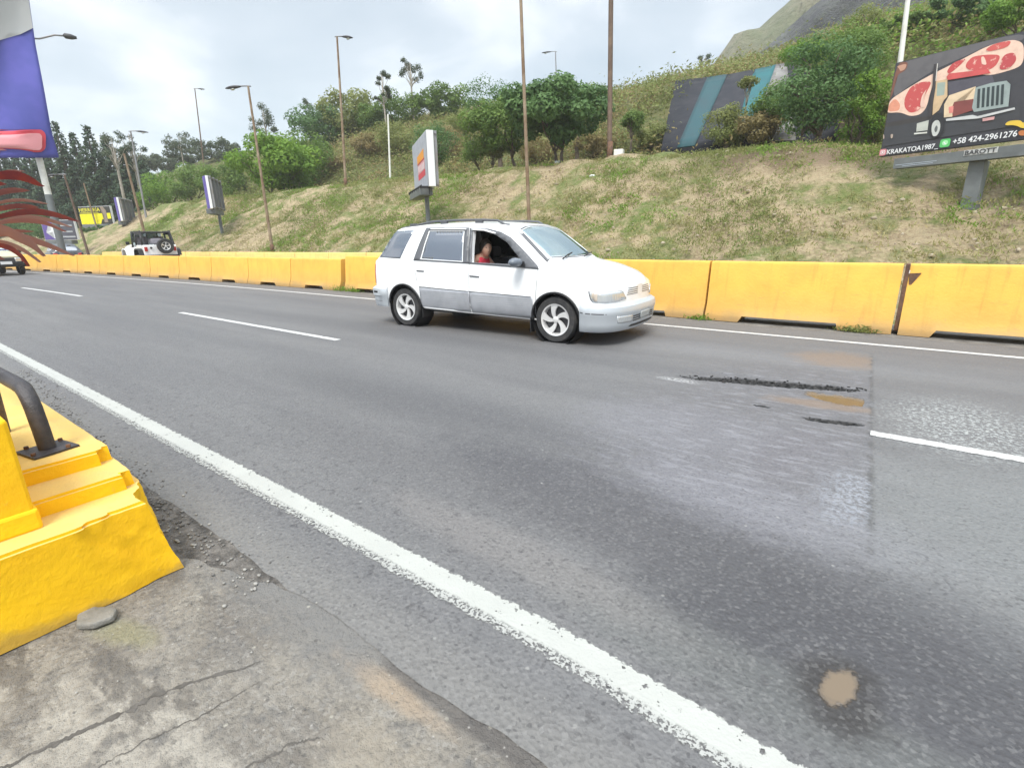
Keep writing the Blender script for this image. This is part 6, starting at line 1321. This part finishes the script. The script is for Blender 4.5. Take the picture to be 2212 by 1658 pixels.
for sy in (-1, 1):
    c_.tube([(-1.60, sy * .68, 1.1), (-1.32, sy * .63, 1.80)], .05, 8).tube([(-.45, sy * .68, 1.0), (-.42, sy * .63, 1.80)], .045, 8).tube([(.30, sy * .68, 1.0), (.30, sy * .62, 1.80)], .04, 8)
c_.build('roll_bar', M['black'], jp, smooth=True)
MB().prism([(.36, 1.14), (.22, 1.80), (.19, 1.80), (.33, 1.14)], -.66, .66, lambda p, q_, t: (p, t, q_)).build('windscreen', M['glass'], jp)
for sy in (-.36, .36): MB().box((-.35, sy, 1.22), (.14, .46, .62)).build('seat', simple('grey_seat', (.16, .15, .17), .9), jp, bevel=.05)
MB().box((-1.1, 0, 1.30), (.5, .5, .28)).build('load', simple('grey_bundle', (.22, .21, .24), .8), jp, bevel=.08)
sp = make_wheel(jp, -1.98, -.18, 1.06, .36, .24, -1, .2, .2, 'plain'); sp.rotation_euler = (0, 0, -math.pi / 2); sp.name = 'spare_wheel'
MB().box((-1.86, 0, .52), (.14, 1.5, .14)).build('rear_bumper', simple('dark_red_steel', (.10, .035, .03), .6), jp, bevel=.02)
MB().box((1.86, 0, .58), (.12, 1.45, .14)).build('front_bumper', M['black'], jp, bevel=.02)
for sy in (-1, 1): MB().box((-1.80, sy * .62, .92), (.05, .13, .20)).build('tail_lamp', M['red'], jp, bevel=.01)
for sy in (-1, 1):
    MB().tube([(-1.79, sy * -.40, .98), (-1.83, sy * -.40, .98)], .05, 12).build('round_lamp', M['dark'], jp)
    MB().box((.35, sy * .86, 1.22), (.08, .16, .15)).build('door_mirror', M['black'], jp, bevel=.02)
for c_ in jp.children:
    if c_.name.split('.')[0] == 'wheel': c_.scale = (1.12, 1, 1.12); c_.location.z = .43
    else: c_.location.z += .20
    if c_.name.startswith('soft_top'): c_.location.z -= .10
# ---- dark hatchback behind it, and the beige car coming at the left edge
HS = [(-1.95, .62, .42, .80, .55, .90), (-1.90, .74, .38, .90, .60, 1.0), (-1.78, .80, .35, .95, .62, 1.12), (-1.5, .82, .32, .96, .60, 1.36), (-1.25, .83, .30, .96, .585, 1.43), (-.3, .83, .28, .93, .58, 1.46), (.25, .83, .28, .90, .60, 1.38), (.95, .82, .28, .88, .66, .98), (1.2, .81, .28, .84, .64, .94), (1.75, .78, .30, .74, .56, .82), (1.92, .66, .32, .68, .45, .74), (1.98, .45, .36, .62, .3, .70)]
def small_car(name, stn, paint, label, cat, loc, rz, front=False, zs=1.):
    rt = thing(name, loc, rz, label, cat); b_ = loft(stn, 'b', .1); sk = Skin(b_)
    u0, u1 = stn[0][0], stn[-1][0]; wr_, wf_ = u0 + .72, u1 - .72
    sh_ = boolean(b_, [cyl_y(wr_, .3, .36, -1.3, -.5, 24), cyl_y(wr_, .3, .36, .5, 1.3, 24), cyl_y(wf_, .3, .36, -1.3, -.5, 24), cyl_y(wf_, .3, .36, .5, 1.3, 24)]); sh_.materials.clear()
    link('body', sh_, paint, rt, True, 35)
    for sy, md in ((-1, 'sn'), (1, 'sf')):
        for ux in (wr_, wf_): make_wheel(rt, ux, sy * .70, .3, .30, .18, sy, .4, None, 'plain')
        zt_ = max(s[5] for s in stn) - .14; zb_ = .99 if zs == 1 else 1.12
        uf = [s for s in stn if s[5] > zt_][-1][0]; ub = [s for s in stn if s[5] > zt_][0][0]
        sk.piece([(ub - .12, zb_), ((ub + uf) / 2 - .04, zb_ - .02), ((ub + uf) / 2 - .04, zt_), (ub + .05, zt_)], md, 'side_window', M['tint'], rt, .006, .004, .12)
        sk.piece([((ub + uf) / 2 + .04, zb_ - .02), (uf + .42, zb_ - .05), (uf - .05, zt_), ((ub + uf) / 2 + .04, zt_)], md, 'side_window', M['tint'], rt, .006, .004, .12)
        sk.piece([(wr_ + .42, .42), (wf_ - .42, .40), (wf_ - .42, .36), (wr_ + .42, .38)], md, 'sill_strip', M['black'], rt, .01, .01, .15)
    return rt, sk
X, Y, _ = at(160, 570, 11.6)
dk = simple('dark_car_paint', (.075, .078, .085), .3)
rt, sk = small_car('hatchback', HS, dk, 'dark hatchback with red tail lamps driving away on the opposite road, far left', 'car', (X - 1.9, Y, 0), math.pi - math.atan(.10))
sk.piece([(-.56, 1.0), (.56, 1.0), (.50, 1.36), (-.50, 1.36)], 'back', 'rear_window', M['tint'], rt, .006, .004, .1)
for sy in (-1, 1): sk.piece([(sy * .50, .72), (sy * .70, .74), (sy * .68, .90), (sy * .48, .86)], 'back', 'tail_lamp', M['red'], rt, .008, .01, .06)
sk.piece([(-.24, .60), (.24, .60), (.24, .72), (-.24, .72)], 'back', 'number_plate', M['white'], rt, .01, .006, .1)
bumper(HS, -1.6, -1, [(-.05, .32), (.05, .32), (.07, .45), (.05, .56), (-.05, .56)], 'rear_bumper', dk, rt)
SS = [(-2.1, .70, .46, 1.0, .62, 1.10), (-2.0, .78, .44, 1.05, .66, 1.25), (-1.75, .80, .42, 1.06, .64, 1.66), (-1.2, .81, .40, 1.05, .62, 1.74), (-.2, .81, .40, 1.03, .62, 1.74), (.35, .81, .40, 1.02, .63, 1.66), (.95, .80, .40, 1.0, .68, 1.12), (1.1, .80, .40, .98, .68, 1.07), (1.7, .79, .42, .94, .66, 1.0), (1.92, .76, .44, .90, .64, .95), (2.0, .72, .46, .84, .62, .90)]
gx_, gy_ = gpt(12, 598); bge = dirty('beige_car_paint', (.56, .52, .36), (.45, .42, .30), 3, .35, (.4, .7), 0)
rt, sk = small_car('estate_car', SS, bge, 'beige and black car coming towards us in the near road, cut by the left edge', 'car', (gx_ - 3.2, gy_ + .1, 0), math.atan(.11), True, 2)
sk.piece([(-.66, .56), (.66, .56), (.66, .84), (-.66, .84)], 'front', 'front_grille', M['dark'], rt, .008, .01, .1)
for sy in (-1, 1):
    sk.piece([(sy * .38, .64), (sy * .60, .64), (sy * .60, .82), (sy * .38, .82)], 'front', 'headlight', M['lens'], rt, .022, .01, .06); sk.piece([(sy * .61, .64), (sy * .70, .65), (sy * .70, .82), (sy * .61, .82)], 'front', 'indicator', M['red'], rt, .022, .01, .05)
    MB().box((.75, sy * .95, 1.12), (.08, .18, .14)).build('door_mirror', M['black'], rt, bevel=.02)
sk.piece([(.42, -.56), (.42, .56), (.90, .62), (.90, -.62)], 'top', 'windscreen', M['glass'], rt, .006, .004, .1)
bumper(SS, 1.75, 1, [(-.05, .40), (.08, .40), (.12, .46), (.12, .56), (-.05, .58)], 'front_bumper', M['black'], rt)
MB().box((2.13, 0, .60), (.01, .42, .13)).build('number_plate', M['white'], rt)
print('tris', sum(len(o.data.polygons) for o in S.objects if o.type == 'MESH'))
# ------------------------------------------------------------------ air
hz_ = MB().box((0, 130, 59), (900, 420, 130)).build('haze', None); hz_.data.materials.clear()
hm = bpy.data.materials.new('haze'); hm.use_nodes = True; hm.node_tree.nodes.clear(); on = hm.node_tree.nodes.new('ShaderNodeOutputMaterial'); pv = hm.node_tree.nodes.new('ShaderNodeVolumePrincipled')
pv.inputs['Density'].default_value = .0007; pv.inputs['Color'].default_value = (.95, .96, .97, 1); hm.node_tree.links.new(pv.outputs[0], on.inputs['Volume'])
hz_.data.materials.append(hm); tag(hz_, 'thin pale haze in the valley air', 'haze', kind='stuff')
S.cycles.volume_bounces = 1
